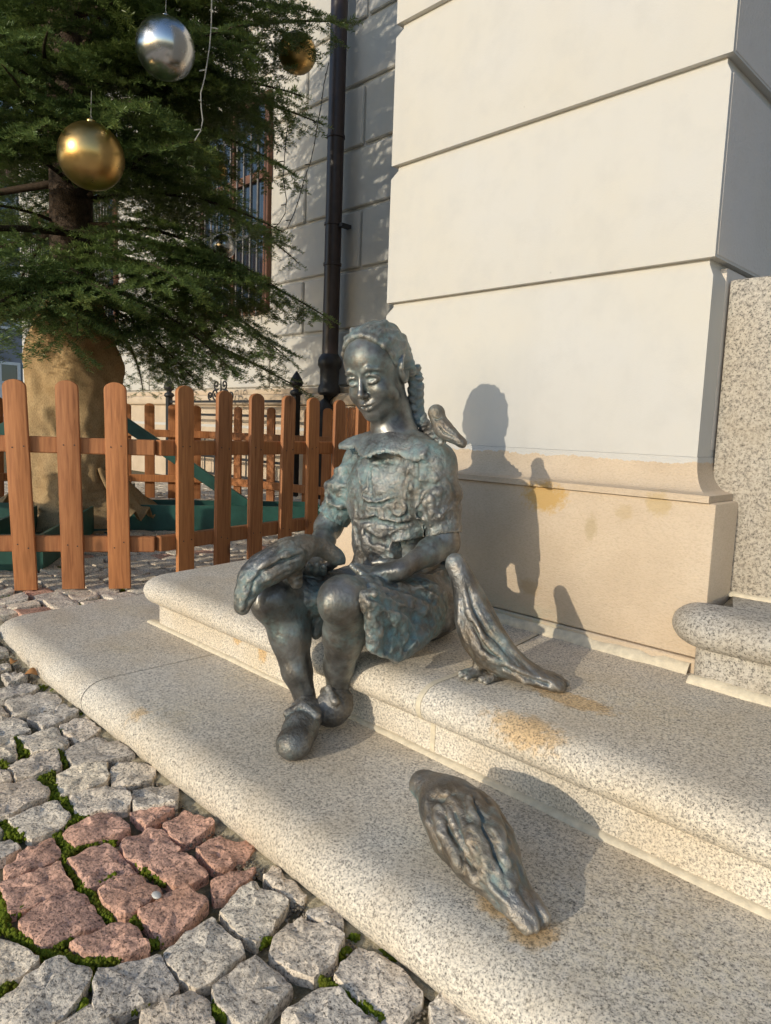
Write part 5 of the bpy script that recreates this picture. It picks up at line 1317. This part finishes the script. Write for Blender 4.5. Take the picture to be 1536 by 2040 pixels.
# collar: a thin spread sheet round the neck with pointed corners over the shoulders
nc = NECK0 + np.array([0.0, 0.0, 0.0])
def collar(X, Y, Z):
    x, y, z = X - nc[0], Y - nc[1], Z - nc[2]; rho = np.sqrt(x * x + y * y * 1.15) + 1e-6; ph = np.arctan2(x, -y); fr = np.clip(np.cos(ph), 0, 1)
    pk = np.exp(-((np.abs(ph) - 1.20) / 0.20) ** 2)
    R = 0.097 + 0.056 * pk + 0.006 * np.exp(-(ph / 0.35) ** 2)
    e = np.maximum(rho - 0.048, 0)
    zc = 0.015 - (0.42 + 0.55 * fr) * e - (1.6 + 2.0 * fr) * e * e + 0.042 * pk * np.clip((rho - 0.06) / 0.09, 0, 1) + 0.006 * np.sin(ph * 5.0) * e / 0.07
    return np.maximum(np.maximum(np.abs(z - zc) * 0.75 - 0.0045, rho - R), 0.046 - rho)
dress.put(nc - [0.18, 0.17, 0.14], nc + [0.18, 0.17, 0.08], collar, 0.014)
def cloth(V, N_):
    c = noise3(V * np.array([20, 20, 15])) * 0.0060 - ridged(V * np.array([21, 21, 15]) + 5) * 0.0040 - ridged(V * 52 + 2) * 0.0016 + ridged(V * 85) * 0.0009 + noise3(V * 140) * 0.0008
    return c * np.clip((0.72 - V[:, 2]) / 0.12, 0.35, 1.0)
finish(dress, 'dress', MAT['bronze'], girl, cloth, 1)

# shoes with ankle straps
def shoe(heel, toe, an, zf, roll=0.0):
    f = Field(np.minimum(np.minimum(heel, toe), an) - 0.07, np.maximum(np.maximum(heel, toe), an) + 0.07, 0.0026)
    d = norm(toe - heel); s_ = norm(np.cross(d, [0, 0, 1])); u = np.cross(s_, d); L = np.linalg.norm(toe - heel)
    f.chain([heel + d * 0.03 + u * 0.006, heel + d * L * 0.55 + u * 0.008, toe - d * 0.03 + u * 0.000], [0.029, 0.031, 0.029], 0.02)
    f.ell(toe - d * 0.036 + u * 0.002, (0.038, 0.034, 0.026), np.stack([d, s_, u], 1), 0.012)
    f.cap(heel + d * 0.030 + u * 0.012, an * 0.55 + (heel + d * 0.03) * 0.45, 0.031, 0.027, 0.015)
    f.chain([heel + d * L * 0.50 + u * 0.034 + s_ * 0.030, heel + d * L * 0.44 + u * 0.049, heel + d * L * 0.50 + u * 0.034 - s_ * 0.030], 0.0085, 0.004)
    an2 = an * 0.55 + (heel + d * 0.03) * 0.45
    ring = [an2 + np.array([0.0275 * math.cos(t), 0.0275 * math.sin(t), 0.003 * math.sin(2 * t)]) for t in np.linspace(0, 2 * math.pi, 12)]
    f.chain(ring, 0.0050, 0.003)
    f.cut(heel - u * 0.028, -u, 0.004); f.chain([heel + d * L * 0.30 - u * 0.026 + s_ * 0.04, heel + d * L * 0.30 - u * 0.026 - s_ * 0.04], 0.006, 0.003, True)
    return finish(f, 'shoe', MAT['bronze'], girl, rough(0.0022, 34, 0.0008, 90), 2)
shoe(onz(621, 1420, Z1 + 0.030), onz(577, 1497, Z1 + 0.028), ANR, Z1)
shoe(ony(697, 1396, 0.972), onz(636, 1432, Z1 + 0.030), ANL, Z1)

# ---- the bronze birds -----------------------------------------------------
def bird(name, label, anchor, spine, width, up, mat, h=0.0028, feathers=0.004, beak=None, extra=None, group=None):
    """spine: list of (point, side radius, vertical radius) from the beak to the tail"""
    root = empty(name, tuple(anchor), 0, label, 'statue', group)
    P = np.array([s[0] for s in spine]); f = Field(P.min(0) - 0.10, P.max(0) + 0.10, h); up = norm(np.array(up, float))
    for i in range(len(spine) - 1):
        (a, ra, va), (b, rb_, vb) = spine[i], spine[i + 1]; a, b = np.array(a), np.array(b); d = norm(b - a); s_ = norm(np.cross(d, up)); u = np.cross(s_, d); n = 6
        for j in range(n + 1):
            t = j / n; c = a + (b - a) * t; r1 = ra + (rb_ - ra) * t; r2 = va + (vb - va) * t; ln = max(np.linalg.norm(b - a) / n * 1.1, min(r1, r2) * 0.9)
            f.ell(c, (ln, r1, r2), np.stack([d, s_, u], 1), 0.010 if (i or j) else 0.0)
    if beak is not None: f.chain([np.array(q) for q in beak[0]], beak[1], 0.003)
    if extra is not None: extra(f)
    ax = norm(P[-1] - P[1])
    def disp(V, N_):
        q = V - P[1]; al = (q @ ax)[:, None]; r = q - al * ax; S_ = r * 42 + al * ax * 13; fine = r * 85 + al * ax * 24
        fade = np.clip((al[:, 0] - 0.02) / 0.08, 0.15, 1.0)
        return fade * (feathers * 0.8 * noise3(S_) + feathers * 0.5 * ridged(S_ * 1.5 + 3) + feathers * 0.35 * ridged(fine)) + 0.0006 * noise3(V * 150)
    finish(f, 'body', mat, root, disp, 1); return root
UP = (0, 0, 1)
# on the step in front: head lifted a little to the left, tail towards us
def nodes(lst, fn): return [(fn(*a), rs, rv) for a, rs, rv in lst]
def wings3(f):
    for pts, r, sb in (([(872, 1612), (882, 1660), (915, 1720), (985, 1792)], 0.0075, False), ([(885, 1605), (898, 1655), (930, 1710), (990, 1780)], 0.0050, True), ([(930, 1590), (948, 1650), (975, 1710), (1005, 1765)], 0.0075, False),
                       ([(942, 1590), (965, 1650), (990, 1705), (1012, 1755)], 0.0048, True), ([(975, 1600), (992, 1660), (1006, 1715), (1020, 1770)], 0.0070, False), ([(905, 1620), (925, 1680), (955, 1735)], 0.0045, True), ([(915, 1615), (938, 1675), (968, 1730)], 0.0050, False),
                       ([(858, 1590), (880, 1592), (905, 1580)], 0.0045, True), ([(850, 1600), (858, 1640), (880, 1690)], 0.0050, False), ([(960, 1740), (985, 1775), (1010, 1800)], 0.0055, False), ([(1000, 1600), (1010, 1640), (1016, 1690)], 0.005, False)):
        groove(f, pts, r, 0.005, sb)
    for a, b, r in ((onz(1015, 1740, 0.128), onz(1086, 1830, 0.097), 0.0085), (onz(985, 1770, 0.121), onz(1052, 1850, 0.092), 0.0085), (onz(1000, 1765, 0.126), onz(1068, 1846, 0.096), 0.0060)): f.cap(a, b, r, r * 0.8, 0.003)
    f.chain([onz(1012, 1775, 0.130), onz(1040, 1810, 0.116), onz(1078, 1848, 0.100)], [0.0030, 0.0045, 0.006], 0.003, True)
    f.ell(onz(1006, 1772, 0.134), (0.0085, 0.0085, 0.016), None, 0.003, True)
    f.cap(onz(828, 1562, 0.142), onz(817, 1572, 0.136), 0.0075, 0.0030, 0.006)
tail3 = onz(966, 1716, 0.132)
bird('pigeon_statue', 'bronze pigeon crouching alone on the lowest granite step, tail towards the viewer', (tail3[0], tail3[1], Z1),
     nodes([((838, 1560, 0.150), 0.0180, 0.0170), ((852, 1567, 0.148), 0.0190, 0.0180), ((874, 1584, 0.146), 0.0290, 0.0275), ((896, 1608, 0.141), 0.043, 0.041), ((928, 1646, 0.137), 0.050, 0.047), ((962, 1696, 0.131), 0.044, 0.040), ((992, 1742, 0.121), 0.030, 0.026), ((1018, 1780, 0.108), 0.020, 0.016), ((1064, 1836, 0.094), 0.016, 0.009)], onz),
     0, UP, MAT['bronze_bird'], extra=wings3, feathers=0.0052)
# upright beside the girl
def d2(x, y): return ond(x, y, 1.425 if y < 1240 else 1.425 - (y - 1240) * 0.0005)
def wings2(f):
    for pts, r, sb in (([(925, 1175), (935, 1220), (960, 1270), (1010, 1320)], 0.0055, False), ([(933, 1172), (946, 1215), (972, 1262), (1020, 1312)], 0.0040, True), ([(950, 1185), (972, 1230), (1005, 1280), (1060, 1332)], 0.0055, False), ([(915, 1200), (916, 1240), (930, 1285)], 0.005, False), ([(940, 1240), (965, 1290), (1000, 1318)], 0.0045, True),
                       ([(960, 1300), (985, 1315), (1020, 1330)], 0.005, False), ([(1010, 1325), (1050, 1345), (1100, 1360)], 0.0045, False), ([(1005, 1335), (1045, 1355), (1085, 1366)], 0.0045, False), ([(1008, 1330), (1048, 1350), (1092, 1363)], 0.0032, True)):
        groove(f, pts, r, 0.006, sb)
    for x, y, dp_ in ((947, 1340, 1.392), (985, 1348, 1.392)):
        f.chain([ond(965, 1300, 1.405), ond(x + 6, y - 14, dp_)], [0.016, 0.010], 0.01); e = ond(x, y - 2, dp_)
        for a in (-0.55, 0.0, 0.55): f.cap(e, e + np.array([0.030 * math.sin(a - 0.5), -0.030 * math.cos(a - 0.5), -0.006]), 0.008, 0.005, 0.004)
        f.cap(e, e + np.array([0.01, 0.022, -0.004]), 0.008, 0.005, 0.004)
    for q0, q1 in (((1085, 1352), (1128, 1362)), ((1075, 1356), (1122, 1372)), ((1068, 1362), (1106, 1374))): f.cap(d2(*q0), d2(*q1), 0.008, 0.0055, 0.003)
    f.cap(d2(897, 1119), d2(889, 1129), 0.0060, 0.0022, 0.004)
bird('pigeon_statue', 'tall slim bronze pigeon standing upright on the step to the right of the girl', (d2(980, 1300)[0], d2(980, 1300)[1], Z2),
     nodes([((905, 1117), 0.0155, 0.0155), ((915, 1138), 0.0165, 0.0165), ((926, 1164), 0.0205, 0.0205), ((936, 1195), 0.0280, 0.0270), ((945, 1228), 0.0365, 0.0340), ((957, 1262), 0.0410, 0.0370), ((978, 1292), 0.0395, 0.0350), ((1010, 1318), 0.0320, 0.0260), ((1052, 1340), 0.0300, 0.0155), ((1096, 1357), 0.0290, 0.0100), ((1118, 1364), 0.0240, 0.0065)], d2),
     0, UP, MAT['bronze_bird'], extra=wings2, feathers=0.0026, h=0.0025)
# on her right knee, feeding from the hand
def d1(x, y): return ond(x, y, 1.375 + (x - 480) * 0.00066)
def wings1(f):
    for pts, r, sb in (([(605, 1095), (570, 1105), (530, 1125), (497, 1155)], 0.0055, False), ([(600, 1105), (560, 1118), (520, 1140), (495, 1168)], 0.0042, True), ([(610, 1120), (575, 1135), (535, 1152), (505, 1175)], 0.0060, False), ([(590, 1130), (555, 1148), (520, 1168)], 0.0042, True), ([(580, 1078), (545, 1095), (510, 1125)], 0.005, False), ([(500, 1160), (490, 1185), (482, 1212)], 0.0045, False), ([(506, 1165), (496, 1190), (486, 1216)], 0.003, True), ([(600, 1090), (612, 1105), (610, 1125)], 0.0045, True)):
        groove(f, pts, r, 0.005, sb)
    f.chain([d1(585, 1140), ond(590, 1160, 1.44)], [0.016, 0.012], 0.01)
bird('pigeon_statue', 'bronze pigeon perched on the girl\'s knee, stretching its neck to feed from her hand', tuple(d1(572, 1110) - np.array([0, 0, 0.05])),
     nodes([((682, 1117), 0.0050, 0.0055), ((669, 1109), 0.0122, 0.0128), ((655, 1099), 0.0128, 0.0135), ((636, 1089), 0.0138, 0.0145), ((611, 1087), 0.0200, 0.0195), ((572, 1108), 0.0350, 0.0330), ((530, 1132), 0.0330, 0.0300), ((503, 1153), 0.0260, 0.0230), ((487, 1187), 0.0165, 0.0140), ((480, 1216), 0.0095, 0.0080)], d1),
     0, UP, MAT['bronze_bird'], beak=([d1(680, 1115), d1(686, 1122)], [0.0055, 0.0028]), extra=wings1, feathers=0.0036)
# little one on her shoulder
def d4(x, y): return ond(x, y, 1.502 - (x - 870) * 0.0006)
bird('sparrow_statue', 'small bronze sparrow perched on the shoulder of the girl', tuple(d4(882, 870)),
     nodes([((868, 819), 0.0122, 0.0120), ((870, 824), 0.0112, 0.0110), ((873, 836), 0.0105, 0.0105), ((882, 854), 0.0160, 0.0155), ((897, 866), 0.0125, 0.0105), ((912, 876), 0.0080, 0.0055), ((922, 884), 0.0065, 0.0040)], d4),
     0, UP, MAT['bronze_bird'], h=0.0016, feathers=0.0016, extra=lambda f: (groove(f, [(872, 845), (885, 862), (905, 873)], 0.0022, 0.002, True), groove(f, [(880, 838), (893, 852), (910, 868)], 0.0026, 0.003), groove(f, [(862, 832), (870, 836), (880, 832)], 0.002, 0.003, True), groove(f, [(866, 817), (867, 817)], 0.0018, 0.001, True), f.chain([d4(880, 866), d4(879, 882)], [0.005, 0.006], 0.004), f.chain([d4(858, 822), d4(853, 825)], [0.0045, 0.0018], 0.003), f.chain([d4(918, 880), d4(923, 888)], [0.006, 0.004], 0.003)))
